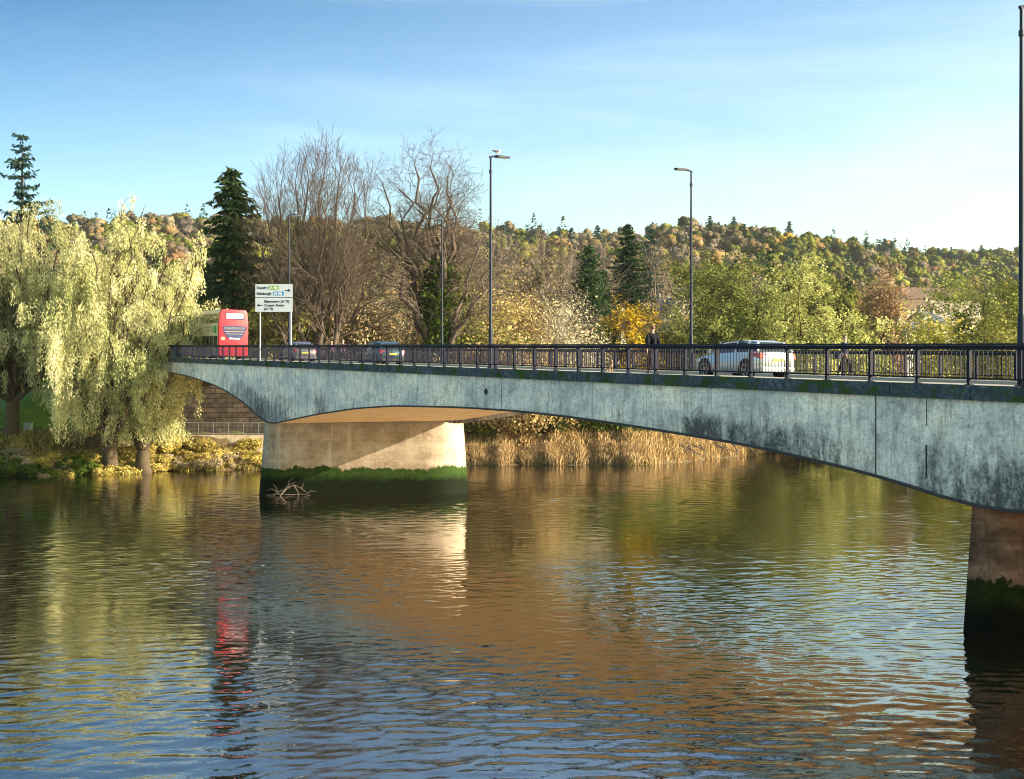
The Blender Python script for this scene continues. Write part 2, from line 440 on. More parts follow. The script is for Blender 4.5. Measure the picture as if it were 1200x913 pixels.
# railings
PSP = 1.87
S_END = s_of_px(206)
def railing(t, inner):
    rl = MB(); 
    def bar(t0, t1, z0, z1, s0, s1, mb_): strip(mb_, t0, t1, z0, z1, s0, s1, 12)
    root = link('railing', None, bridge, bl)
    hr = MB(); bar(t-.075, t+.075, 1.045, 1.10, -14, S_END+6, hr); hr.build('handrail', M_RAILTOP, root)
    ch = MB(); bar(t-.05, t+.05, .935, 1.04, -14, S_END+6, ch); ch.build('top_channel', M_RAIL, root)
    br = MB(); bar(t-.03, t+.03, .155, .195, -14, S_END, br); br.build('bottom_rail', M_RAIL, root)
    b = MB()
    posts = []
    s0 = s_of_px(1130.4)-PSP*4
    k = 0
    while s0+k*PSP < S_END+.5: posts.append(s0+k*PSP); k += 1
    for s_ in posts:
        pb = MB(); d_ = deck(s_)
        c = st(s_, t, 0); Mx = Matrix.Translation(Vector((c[0], c[1], d_))) @ Matrix.Rotation(ANG, 4, 'Z')
        pb.box(-.045, .045, -.05, .05, .012, .935, M=Mx); pb.box(-.09, .09, -.085, .085, 0, .02, M=Mx)
        pb.build('post', M_RAIL, root)
    nb = 12
    for s_ in posts[:-1]:
        for j in range(1, nb):
            q_ = s_+PSP*j/nb; c = st(q_, t, deck(q_))
            Mx = Matrix.Translation(Vector(c)) @ Matrix.Rotation(ANG, 4, 'Z')
            b.box(-.009, .009, -.012, .012, .193, .937, M=Mx)
    tag(b.build('baluster_infill', M_RAIL, root))
    pn = MB(); strip(pn, t-.02, t+.02, .05, .94, S_END+.05, S_END+6.3, 3); pn.build('end_panel', M_BLUEP, root)
    return root
railing(.17, 1); railing(DW-.17, -1)
# joints, plates, drain
mb = MB()
def vstrip(mb, px, ft, fb, w):
    sp = s_of_px(px); zb = float(soff(sp)); zt = deck(sp)-.40
    z0, z1 = zt+(zb-zt)*fb, zt+(zb-zt)*ft
    a, b2 = sk(sp-w/2, .137, 0), sk(sp+w/2, .137, 0)
    mb.add([(a[0], a[1], z0), (b2[0], b2[1], z0), (b2[0], b2[1], z1), (a[0], a[1], z1)], [(0, 1, 2, 3)])
for px, ft, fb, w in ((1020, 0, 1, .05), (828, 0, 1, .025), (584, 0, .98, .05), (1079, 0, .3, .03), (1079, .5, .85, .07), (690, 0, 1, .015), (455, 0, 1, .02)):
    mb = MB(); vstrip(mb, px, ft, fb, w); mb.build('expansion_joint', paint('joint_sealant', (.03, .033, .04), .9), bridge, loc=bl)
for px, py in ((1106, 485), (1111, 485.5), (1141, 491), (1146, 491.5)):
    mb = MB(); sp = s_of_px(px); c = sk(sp, .13, edge_z(px, py)); Mx = Matrix.Translation(Vector(c)) @ Matrix.Rotation(ANG, 4, 'Z')
    mb.box(-.045, .045, 0, .012, -.022, .022, M=Mx); mb.build('number_plate', paint('white_plate', (.75, .75, .75), .5), bridge, loc=bl)
mb = MB(); c = sk(s_of_px(566), .12, edge_z(566, 459)); Mx = Matrix.Translation(Vector(c)) @ Matrix.Rotation(ANGW, 4, 'Z')
mb.lathe([(.14, -.02), (.14, .03), (.10, .032)], 14, 'x'); me = mb.mesh('drain_outlet', paint('drain_iron', (.02, .02, .022), .8)); 
link('drain_outlet', me, bridge, (c[0]+bl[0], c[1]+bl[1], c[2]), (0, 0, ANGW))

# piers
m, nt, out = nmat('pier_concrete')
tc = nt.nodes.new('ShaderNodeTexCoord'); sx = nt.nodes.new('ShaderNodeSeparateXYZ'); L(nt, tc.outputs['Object'], sx.inputs[0])
a_ = noise(nt, posn(nt, (.5, .5, .8)), 1.0, 6, .65); b_ = noise(nt, posn(nt, (3, 3, 1.0)), 1.0, 7, .75); c_ = noise(nt, posn(nt), 9, 6, .8)
v_ = noise(nt, posn(nt, (1.2, 1.2, .12), loc=(3.1, 0, 0)), 1.0, 4, .6)
c = ramp(nt, a_, [(.3, (.22, .165, .12)), (.48, (.38, .30, .23)), (.65, (.50, .42, .33))])
c = mixc(nt, .6, c, ramp(nt, c_, [(.3, .5), (.6, 1.2)]), 'MULTIPLY')
c = mixc(nt, ramp(nt, v_, [(.58, 0), (.70, .75)]), c, (.55, .47, .40))
c = mixc(nt, ramp(nt, b_, [(.28, .65), (.42, 0)]), c, (.08, .055, .04))
v2_ = noise(nt, posn(nt, (3.2, 3.2, .35)), 1.0, 5, .7, .5)
# horizontal board marks
wv = nt.nodes.new('ShaderNodeMath'); wv.operation = 'PINGPONG'; L(nt, sx.outputs[2], wv.inputs[0]); wv.inputs[1].default_value = .62
ln = math_(nt, 'LESS_THAN', wv.outputs[0], .018); c = mixc(nt, math_(nt, 'MULTIPLY', ln, .45), c, (.10, .07, .05))
wx = nt.nodes.new('ShaderNodeMath'); wx.operation = 'PINGPONG'; L(nt, sx.outputs[0], wx.inputs[0]); wx.inputs[1].default_value = .95
ln = math_(nt, 'LESS_THAN', wx.outputs[0], .012); c = mixc(nt, math_(nt, 'MULTIPLY', ln, .35), c, (.10, .07, .05))
moss = N(nt, 'ShaderNodeAttribute', _attribute_name='tide')
hz = math_(nt, 'ADD', math_(nt, 'SUBTRACT', moss.outputs['Fac'], sx.outputs[2]), math_(nt, 'MULTIPLY', math_(nt, 'SUBTRACT', math_(nt, 'ADD', math_(nt, 'MULTIPLY', a_, .6), math_(nt, 'ADD', math_(nt, 'MULTIPLY', c_, .25), math_(nt, 'MULTIPLY', v2_, .3))), .58), 2.2))
mc = ramp(nt, c_, [(.3, (.008, .022, .004)), (.5, (.024, .05, .010)), (.62, (.05, .08, .022)), (.75, (.13, .12, .06))])
c = mixc(nt, ramp(nt, hz, [(.0, 0), (.08, 1)]), c, mc)
c = mixc(nt, ramp(nt, math_(nt, 'MULTIPLY', hz, .5), [(.28, 0), (.5, .95)]), c, (.006, .009, .005))
drk = N(nt, 'ShaderNodeAttribute', _attribute_name='darken'); c = mixc(nt, drk.outputs['Fac'], c, mixc(nt, 1.0, c, ramp(nt, a_, [(.35, (.28, .20, .18)), (.6, (.75, .50, .42))]), 'MULTIPLY'))  # mask makes the whole nearer pier darker and redder
prin(nt, out, c, .9, 0, .08, bump(nt, b_, .3, .03)); M_PIER = m
def pier(sp, ztop, tide, name='pier', dx0=0.0):
    L_ = 14.0; T = 1.9
    base = [(.12, .8), (.62, 0), (12.5, 0), (13.9, 1.3), (13.1, 2.1), (1.0, 1.9)]
    me_v = []; me_f = []; rows = 9
    o_ = B0+U*sp+np.array([dx0, 0, 0]); n = len(base)
    zz = np.linspace(-3, ztop, rows)
    cx, cy = 7.0, T/2
    # subdivide outline
    pts = []
    for k in range(n):
        a = np.array(base[k]); b2 = np.array(base[(k+1) % n]); m_ = max(1, int(np.linalg.norm(b2-a)/1.0))
        for i in range(m_): pts.append(a+(b2-a)*i/m_)
    n = len(pts)
    for z in zz:
        bt = .34*max(0, (ztop-z))/(ztop)
        for x, y in pts:
            dx = -bt if x < 1 else (bt if x > 12.6 else 0); dy = -bt*.8 if y < 1 else bt*.8
            me_v.append((o_[0]-.02+x+dx, o_[1]+y+dy, z+.02*x*(z/ztop if z > 0 else 0)))
    for i in range(rows-1):
        for k in range(n): me_f.append((i*n+k, i*n+(k+1) % n, (i+1)*n+(k+1) % n, (i+1)*n+k))
    ox, oy = o_[0]+6, o_[1]
    V = np.array(me_v)-np.array([ox, oy, 0])
    me = mesh_np(name, V, me_f, M_PIER)
    a = me.attributes.new('tide', 'FLOAT', 'POINT'); a.data.foreach_set('value', np.full(len(V), tide, np.float32)); a = me.attributes.new('darken', 'FLOAT', 'POINT'); a.data.foreach_set('value', np.full(len(V), 1.0 if tide < 1.6 else 0.0, np.float32))
    return link(name, me, bridge, (ox-B0[0], oy-B0[1], 0))
pier(S_P+.35, float(soff(S_P+.3))-.02, 1.95, dx0=-.25)
pier(.15, zr_+.03, 1.45, dx0=.35)
# white mark patch on the far pier
mb = MB(); c0 = B0+U*(S_P+.35)
rr = random.Random(2); poly = [(c0[0]+2.3+.75*math.cos(a)*(1+.1*rr.random()), 3.05+.6*math.sin(a)*(1+.1*rr.random())) for a in np.linspace(0, 6.28, 19)[:-1]]
mb.add([(x, c0[1]-.085+(3.05-z)*-.012, z) for x, z in poly], [tuple(range(18))])
mb.build('limewash_patch', paint('pink_limewash', (.52, .40, .36), .9, 0, .35, 4), bridge, loc=bl)

# abutment: dark coursed stone under the far end
m, nt, out = nmat('abutment_masonry')
br = nt.nodes.new('ShaderNodeTexBrick'); L(nt, posn(nt, (1, 1, 1), rot=(R(90), 0, 0)), br.inputs['Vector'])
br.inputs['Scale'].default_value = 1.0; br.inputs['Brick Width'].default_value = 1.15; br.inputs['Row Height'].default_value = .5
br.inputs['Mortar Size'].default_value = .035; br.inputs['Color1'].default_value = (.11, .088, .07, 1); br.inputs['Color2'].default_value = (.055, .048, .043, 1)
br.inputs['Mortar'].default_value = (.03, .025, .02, 1); br.inputs['Bias'].default_value = .1
b_ = noise(nt, posn(nt), 1.6, 6, .75)
c = mixc(nt, .8, br.outputs[0], ramp(nt, b_, [(.3, .4), (.5, 1.0), (.72, 1.9)]), 'MULTIPLY')
prin(nt, out, c, .95, 0, .2, bump(nt, math_(nt, 'ADD', br.outputs[1], b_), .7, .08)); M_STONE = m
mb = MB(); a0 = B0+U*S_AB
zt_ = deck(S_AB)-.42
mb.box(a0[0]-1.0, a0[0]+15, a0[1], a0[1]+3, 1.5, zt_-.55)
mb.box(a0[0]-.2, a0[0]+14.2, a0[1]+.6, a0[1]+2.9, zt_-.55, zt_-.02)
o = mb.build('abutment', M_STONE, bridge, loc=bl)
# approach road on the embankment
mb = MB()
def approach(t0, t1, z, mat, name):
    mb = MB(); strip(mb, t0, t1, z-.25, z, S_AB+.05, END, 6); return mb.build(name, mat, kind='structure')
approach(2.45, DW-2.45, -.11, M_ASPH, 'road'); approach(-.2, 2.45, 0.0, M_FOOT, 'pavement'); approach(DW-2.45, DW+.2, 0.0, M_FOOT, 'pavement')
# riverside path and its parts
M_WALL = paint('pale_revetment', (.42, .36, .27), .9, 0, .45, 1.5, .2, .4)
mb = MB(); ys = 132.6
v = []; f = []
xs = np.arange(-37, -21.5, 1.0)
for x in xs: v += [(x, ys-2.1+.15*math.sin(x*2.1), 1.7), (x, ys, 3.28), (x, ys+.5, 3.3), (x, ys+.5, 1.0), (x, ys-2.1, 1.0)]
for i in range(len(xs)-1):
    for k in range(5): f.append((i*5+k, (i+1)*5+k, (i+1)*5+(k+1) % 5, i*5+(k+1) % 5))
f += [(0, 1, 2, 3, 4), tuple((len(xs)-1)*5+k for k in range(5))[::-1]]
mb.add(v, f); mb.build('revetment_wall', M_WALL, label='pale sloping stone revetment below the path railing', cat='wall')
mb = MB(); mb.box(-60, -20.5, ys+.5, ys+3.2, 3.0, 3.34); mb.build('path', paint('path_surface', (.16, .13, .11), .95, 0, .3, 2), kind='structure')
rl = empty('path_railing', (-29.5, ys+.3, 3.3), label='low grey metal railing along the path under the arch', cat='railing')
lo = (29.5, -(ys+.3), -3.3); M_GALV = paint('galvanised_steel', (.38, .40, .43), .4, .6, .2, 5)
b = MB(); b.tube([(-42, ys+.3, 4.5), (-21, ys+.3, 4.5)], .035, 8); b.build('top_rail', M_GALV, rl, loc=lo)
b = MB(); b.tube([(-42, ys+.3, 3.42), (-21, ys+.3, 3.42)], .025, 6); b.build('bottom_rail', M_GALV, rl, loc=lo)
x = -42
while x <= -20.9:
    b = MB(); b.box(x-.03, x+.03, ys+.27, ys+.33, 3.3, 4.5); b.build('post', M_GALV, rl, loc=lo); x += 1.5
b = MB()
for x in np.arange(-41.9, -21, .13): b.box(x-.007, x+.007, ys+.293, ys+.307, 3.42, 4.5)
b.build('baluster_infill', paint('dull_steel', (.18, .19, .2), .5, .4), rl, loc=lo)
# low dark wall on the left bank and a block on it
mb = MB()
for i, x in enumerate(np.arange(-62, -37, 1.25)):
    y_ = 131.6-.22*(-37-x)*.4
    mb.box(x, x+1.23, y_-.2, y_+.2, 2.9, 3.95)
mb.build('river_wall', paint('dark_wall_stone', (.045, .05, .06), .9, 0, .4, 3, .2, .4), bevel=.03, label='low dark stone wall along the left bank under the willows', cat='wall')
mb = MB(); c = at(33, 503, 128); mb.box(-.35, .35, -.3, .3, -.15, 1.0); mb.box(-.4, .4, -.35, .35, 1.0, 1.1)
zc = float(ter(c[0], c[1])); mb.build('concrete_block', paint('grey_block', (.33, .38, .40), .85, 0, .2, 4), loc=(c[0], c[1], zc), bevel=.02, label='small grey concrete block beside the low dark wall', cat='block')
# ------------------------------------------------------------------ vegetation
M_LEAF = leaf_material('foliage', .22)
M_BARK = paint('bark', (.075, .06, .05), .95, 0, .4, 3, .2, .5)
M_DBARK = paint('dark_bark', (.035, .026, .02), .95, 0, .4, 3, .2, .5)
M_TWIG = paint('bare_twigs', (.115, .088, .072), .9, 0, .3, 2, .2)
M_TWIGB = paint('grey_brown_limbs', (.20, .155, .13), .9, 0, .3, 2, .2)
M_TWIGT = paint('pale_dry_twigs', (.42, .33, .22), .9, 0, .3, 2, .2)
M_TWIGW = paint('grey_white_twigs', (.50, .46, .42), .9, 0, .3, 2, .2)

def nrm(v): return v/(np.linalg.norm(v)+1e-9)
def tubes(brs):
    """brs: list of (pts (n,3), radii (n), sides) -> V, F"""
    groups = {}
    for p, r, s_ in brs: groups.setdefault((len(p), s_), []).append((p, r))
    Vs = []; Fs = []; base = 0
    for (n, s_), lst in groups.items():
        P = np.array([a for a, _ in lst]); Rr = np.array([b for _, b in lst])
        D = P[:, -1]-P[:, 0]; D /= np.linalg.norm(D, axis=1, keepdims=True)+1e-9
        ref = np.where(np.abs(D[:, 2:3]) < .9, np.array([[0, 0, 1.]]), np.array([[1., 0, 0]]))
        A = np.cross(D, ref); A /= np.linalg.norm(A, axis=1, keepdims=True)+1e-9
        Bv = np.cross(A, D)
        t = np.arange(s_)*2*np.pi/s_
        ring = A[:, None, :]*np.cos(t)[None, :, None]+Bv[:, None, :]*np.sin(t)[None, :, None]
        V = P[:, :, None, :]+ring[:, None, :, :]*Rr[:, :, None, None]
        m_ = len(lst)
        idx = base+np.arange(m_*n*s_).reshape(m_, n, s_)
        a = idx[:, :-1, :]; b = np.roll(a, -1, 2); d = idx[:, 1:, :]; c = np.roll(d, -1, 2)
        Fs.append(np.stack([a, b, c, d], -1).reshape(-1, 4)); Vs.append(V.reshape(-1, 3)); base += m_*n*s_
    return np.concatenate(Vs), np.concatenate(Fs)
def rot_about(d, ang, phi):
    a = np.cross(d, [0, 0, 1.]) if abs(d[2]) < .9 else np.cross(d, [1., 0, 0]); a = nrm(a); b = np.cross(d, a)
    return nrm(d*math.cos(ang)+(a*math.cos(phi)+b*math.sin(phi))*math.sin(ang))
def grow(rng, p, d, L_, r, lev, sp, out, tips):
    n = sp['seg'][lev]; pts = [p]; ds = [d]
    for i in range(n):
        d = nrm(d+rng.normal(0, sp['wob'], 3)+np.array([0, 0, sp['trop'][lev]])); p = p+d*L_/n; pts.append(p); ds.append(d)
    last = lev == len(sp['seg'])-1
    rr = np.linspace(r, r*(.25 if last else .5), n+1)
    out.append((np.array(pts), rr, 5 if r > .06 else 3))
    if last:
        tips.append((pts[-1], d)); return
    k = sp['kids'][lev]; ph = rng.uniform(0, 6.28)
    for j in range(k):
        f = .3+.7*(j+rng.uniform(.2, .9))/k; i = min(int(f*n), n-1); q_ = pts[i]+(pts[i+1]-pts[i])*(f*n-i)
        dd = rot_about(ds[i+1], sp['ang']*rng.uniform(.7, 1.3), ph+j*2.4)
        grow(rng, q_, dd, L_*sp['ratio']*rng.uniform(.7, 1.15)*(1.15-.4*f), max(r*(1-.5*f)*.6, .012*sp.get('tw', 1)), lev+1, sp, out, tips)
    grow(rng, pts[-1], d, L_*sp['ratio']*.95, max(r*.5, .012*sp.get('tw', 1)), lev+1, sp, out, tips)
def lead(rng, p0, p1, r0, r1, n=9, out_first=.35, wob=.02):
    """a limb from p0 to p1, leaving outward or upward first"""
    p0 = np.array(p0, float); p1 = np.array(p1, float); D = p1-p0; ln = np.linalg.norm(D)
    c = p0+D*.45+np.array([-D[0], -D[1], 0])*(-out_first)*.3+np.array([0, 0, ln*(.12 if out_first < 0 else -.06)])
    t = np.linspace(0, 1, n)[:, None]
    P = (1-t)**2*p0+2*t*(1-t)*c+t*t*p1
    P[1:-1] += rng.normal(0, wob*ln, (n-2, 3))
    return P, np.linspace(r0, r1, n)
def leaves(rng, C, size, n, rad, pal, elong=1.6, droop=0.0, jit=.11, shell=None):
    """n leaf faces round each centre; pal = list of colours; one palette mix per clump"""
    C = np.asarray(C); m_ = len(C); K = m_*n
    ctr = np.repeat(C, n, 0)+rng.normal(0, 1, (K, 3))*np.array([rad, rad, rad*.75])
    a = rng.normal(0, 1, (K, 3)); a[:, 2] -= droop; a /= np.linalg.norm(a, axis=1, keepdims=True)
    b = np.cross(a, rng.normal(0, 1, (K, 3))); b /= np.linalg.norm(b, axis=1, keepdims=True)+1e-9
    if shell is not None:                        # leaves of a full crown lie outward, towards the light
        nn = (ctr-shell)*np.array([1, 1, 1.25]); nn /= np.linalg.norm(nn, axis=1, keepdims=True)+1e-9; nn += rng.normal(0, .55, (K, 3))
        a = np.cross(nn, a); a /= np.linalg.norm(a, axis=1, keepdims=True)+1e-9; b = np.cross(nn, a); b /= np.linalg.norm(b, axis=1, keepdims=True)+1e-9
    s_ = size*rng.uniform(.6, 1.35, (K, 1)); a = a*s_*elong/2; b = b*s_/2
    V = np.stack([ctr-a, ctr+b, ctr+a, ctr-b], 1).reshape(-1, 3)
    Fq = np.arange(K*4).reshape(-1, 4)
    pal = np.array(pal); w = .5+((np.repeat(rng.uniform(0, 1, m_), n)*.75+rng.uniform(0, 1, K)*.25)-.5)*.8
    x = w*(len(pal)-1); i = np.clip(x.astype(int), 0, len(pal)-2); f = (x-i)[:, None]
    col = pal[i]*(1-f)+pal[i+1]*f
    col = col*(1+rng.normal(0, jit, (K, 1)))
    return V, Fq, col
def join(parts):
    Vs = []; Fs = []; Cs = []; b = 0
    for V, Fq, c in parts:
        Vs.append(V); Fs.append(Fq+b); Cs.append(c); b += len(V)
    return np.concatenate(Vs), np.concatenate(Fs), np.concatenate(Cs)
def G(h, s_=1.0): return tuple(x*s_ for x in h)

# palettes (real surface colours)
P_WILLOW = [(.14, .18, .07), (.36, .38, .16), (.62, .59, .31), (.84, .80, .55)]
P_YGREEN = [(.13, .16, .03), (.24, .26, .05), (.38, .37, .09)]
P_OLIVE = [(.08, .10, .025), (.16, .17, .04), (.26, .25, .07)]
P_GREEN = [(.04, .08, .02), (.09, .14, .035), (.15, .20, .05)]
P_DARK = [(.012, .035, .018), (.025, .06, .028), (.05, .09, .035)]
P_BLUE = [(.02, .05, .045), (.04, .09, .075), (.07, .12, .09)]
P_TAN = [(.22, .15, .07), (.36, .25, .12), (.50, .38, .18)]
P_BROWN = [(.18, .14, .09), (.27, .22, .14), (.36, .31, .20)]
P_RUST = [(.20, .12, .06), (.32, .20, .11), (.42, .29, .17)]
P_GOLD = [(.40, .24, .02), (.58, .38, .03), (.70, .52, .08)]
P_CREAM = [(.42, .36, .22), (.56, .50, .33), (.66, .60, .42)]
P_PURP = [(.14, .11, .09), (.22, .18, .145), (.30, .25, .20)]
P_IVY = [(.03, .06, .012), (.07, .11, .02), (.16, .17, .04)]

def broad(seed, H, Wd, pal, trunk_f=.2, nlead=7, lf=.32, per=34, rad=.75, kids=(4, 3), bark=None, leaf=True, tw=1.0, open_=0.0, tiers=3):
    """mesh pair (wood, crown) of a broadleaf tree of height H and crown width Wd, base at the origin"""
    rng = np.random.default_rng(seed); br = []; tips = []
    th = H*trunk_f; r0 = .018*H+.06
    P, rr = lead(rng, (0, 0, -.4), (rng.normal(0, .02*H), rng.normal(0, .02*H), th), r0*1.25, r0, 5, 0, .01)
    br.append((P, rr, 8)); top = P[-1]
    sp = dict(seg=[4, 3, 3][:len(kids)+1], kids=list(kids)+[0], wob=.13, trop=[.06, .03, 0, 0], ang=.75, ratio=.62, tw=tw)
    for tier in range(tiers):
        for k in range(nlead):
            a = 2*math.pi*(k+rng.uniform(-.3, .3))/nlead+tier
            el = (.12, .52, .93)[tier] if tiers == 3 else .6
            rr_ = Wd/2*math.cos(math.asin(min(.98, abs(el*1.75-.75))))*rng.uniform(.72, .95)*.86
            if tier == 2 and k > nlead//2: continue
            z = th*.8+(H-th*.8)*(el*.82+rng.uniform(0, .14))
            Pl, rl_ = lead(rng, top*(1-.25*(tier == 0)), (top[0]+rr_*math.cos(a), top[1]+rr_*math.sin(a), z), r0*.55, .05, 8, .3, .022)
            br.append((Pl, rl_, 5))
            Ln = np.linalg.norm(Pl[-1]-Pl[0])
            for f in (.45, .62, .78, .92, 1.0):
                i = min(int(f*7), 6); d = nrm(Pl[i+1]-Pl[i])
                dd = rot_about(d, rng.uniform(.4, .95) if f < 1 else .1, rng.uniform(0, 6.28))
                grow(rng, Pl[i]+(Pl[i+1]-Pl[i])*(f*7-i), nrm(dd+np.array([0, 0, .15])), Ln*.26*rng.uniform(.7, 1.2), .05, 0, sp, br, tips)
    wood = tubes(br)
    C = np.array([p for p, _ in tips])
    tp_ = np.array([p for p, _ in tips]); hz_ = np.percentile(tp_[:, 2], 99.3)+rad*.9; wx_ = max(np.percentile(np.abs(tp_[:, 0]), 97), np.percentile(np.abs(tp_[:, 1]), 97))+rad*.8
    kz, kx = H/hz_, (Wd/2)/wx_*1.12; kk = np.array([kx, kx, kz])
    wood = (wood[0]*kk, wood[1]); tips = [(p*kk, d) for p, d in tips]
    C = np.array([p for p, _ in tips])
    crown = None
    if leaf:
        if open_ > 0: C = C[rng.uniform(0, 1, len(C)) > open_]
        crown = leaves(rng, C, lf, per, rad, pal, shell=np.array([0, 0, H*.45]))
    return wood, crown
def tree_obj(name, wood, crown, loc, bark=None, parts=True, rot=0, crown_name='crown', lmat=None, wood_name='trunk', **kw):
    e = empty(name, loc, (0, 0, rot), **kw)
    if wood is not None: link(wood_name, mesh_np(wood_name, wood[0], wood[1], bark or M_BARK, smooth=True), e)
    if crown is not None: link(crown_name, mesh_np(crown_name, crown[0], crown[1], lmat or M_LEAF, col=crown[2]), e)
    return e
def base_at(px, Y): x = (px-600)/F*Y; return (x, Y, float(ter(x, Y))-.1)
def h_for(px, top, Y): return EYE+(HOR-top)/F*Y-float(ter((px-600)/F*Y, Y))

def willow(seed, px, Y, top, Wd, hang, label, offx=0.0, nlead=11, floor=.6):
    rng = np.random.default_rng(seed); loc = base_at(px, Y); H = h_for(px, top, Y); br = []; S = []
    P, rr = lead(rng, (0, 0, -.4), (offx*.25, 0, 3.2), .75, .6, 5, 0, .02); br.append((P, rr, 9)); topp = P[-1]
    tw = []; dirs = []
    for k in range(nlead*3):
        a = 2.4*k+rng.uniform(-.2, .2); f = math.sqrt((k+.5)/(nlead*3))
        rr_ = Wd/2*f*.92
        z = H*(.97-.50*f**2.2)*rng.uniform(.86, 1.0)
        end = (offx+rr_*math.cos(a), rr_*math.sin(a)*.85, z)
        Pl, rl_ = lead(rng, topp, end, .32, .035, 10, .5, .02); br.append((Pl, rl_, 6))
        Ln = np.linalg.norm(Pl[-1]-Pl[0])
        for j in range(11):
            f2 = .34+.66*(j+rng.uniform(0, 1))/11; i = min(int(f2*9), 8); d = nrm(Pl[i+1]-Pl[i])
            dd = nrm(rot_about(d, rng.uniform(.5, 1.1), rng.uniform(0, 6.28))+np.array([0, 0, .25]))
            p = Pl[i]+(Pl[i+1]-Pl[i])*(f2*9-i); pts = [p]; l2 = rng.uniform(1.4, 3.4)
            for q in range(5):
                dd = nrm(dd+rng.normal(0, .12, 3)+np.array([0, 0, -.10*q])); p = p+dd*l2/5; pts.append(p)
            br.append((np.array(pts), np.linspace(.05, .015, 6), 3))
            for q in range(1, 6):
                for _ in range(2): tw.append(pts[q]+rng.normal(0, .15, 3)); dirs.append(dd)
    # hanging strands
    C = []; A = []; K = []
    tw = np.array(tw); cx = tw[:, 0]-offx
    rad_n = np.sqrt(cx**2+tw[:, 1]**2)/(Wd/2)
    for i in range(len(tw)):
        if math.sin(tw[i][0]*1.5+seed)*math.sin(tw[i][1]*1.7)*math.sin(tw[i][2]*1.3+2*seed) > .10 and rng.uniform() < .9: continue
        l = rng.uniform(.35, 1.3)*(1+1.5*rad_n[i]*rng.uniform(0, 1)**2)
        if callable(hang): l *= hang(tw[i])
        l = min(l, tw[i][2]-floor*(1 if not (callable(hang) and hang(tw[i]) > 1.5) else .1)-rng.uniform(0, 1.2))
        if l < .3: continue
        n = int(l/.13)+2; out = nrm(np.array([cx[i], tw[i][1], 0])+rng.normal(0, .5, 3)*np.array([1, 1, 0]))
        t = np.linspace(0, 1, n)[:, None]
        p = tw[i]+out*(np.sqrt(t)*l*.16)+np.array([0, 0, -1])*t*l+rng.normal(0, .05, (n, 3))
        C.append(p); A.append(np.repeat((out*.25+np.array([0, 0, -1]))[None], n, 0)); K.append(np.full(n, rng.uniform(0, 1)))
    C = np.concatenate(C); A = np.concatenate(A); K = np.concatenate(K)
    rep = 4; C = np.repeat(C, rep, 0)+rng.normal(0, .15, (len(C)*rep, 3)); A = np.repeat(A, rep, 0); K = np.repeat(K, rep)
    n = len(C); a = A+rng.normal(0, .55, (n, 3)); a /= np.linalg.norm(a, axis=1, keepdims=True)
    b = np.cross(a, rng.normal(0, 1, (n, 3))); b /= np.linalg.norm(b, axis=1, keepdims=True)+1e-9
    ln = rng.uniform(.18, .36, (n, 1)); a = a*ln/2; b = b*ln*.13
    V = np.stack([C-a, C+b, C+a, C-b], 1).reshape(-1, 3); Fq = np.arange(n*4).reshape(-1, 4)
    # the tree's own colour drifts from yellow to green through large zones
    zone = .5+.5*np.sin(C[:, 0]*.55+seed)*np.cos(C[:, 1]*.4+C[:, 2]*.35)
    x = np.clip(.45*K+.25*rng.uniform(0, 1, n)+.35*zone+.08*(C[:, 2]-H*.5)/(H*.5), 0, .999)*(len(P_WILLOW)-1)
    i = x.astype(int); f = (x-i)[:, None]; pal = np.array(P_WILLOW); col = (pal[i]*(1-f)+pal[np.minimum(i+1, 3)]*f)*(1+rng.normal(0, .12, (n, 1)))
    return tree_obj('willow_tree', tubes(br), (V, Fq, col), loc, paint('willow_bark', (.10, .075, .05), .95, 0, .4, 3, .2, .5), label=label, cat='tree')
def hang1(p): return 2.6 if (-3.6 < p[0] < .2 and p[1] < 2) else 1.0
willow(3, 128, 120.5, 228, 20.5, hang1, 'tall pale yellow weeping willow, the middle and largest of the three willows', offx=1.2, nlead=15, floor=3.4)
willow(8, 15, 124, 222, 19, lambda p: 1.0, 'pale yellow weeping willow at the left edge of the photo', nlead=14, floor=2.0)
# young sapling willow fringe by the bridge end
willow(21, 168, 121.0, 400, 4.8, lambda p: .9, 'slender drooping willow right at the end of the arch, rightmost of the three', nlead=6, floor=3.4)
#willow(22, 118, 117.8, 448, 5.2, lambda p: 1.0, 'low bushy yellow willow leaning over the water at the left bank', nlead=8)

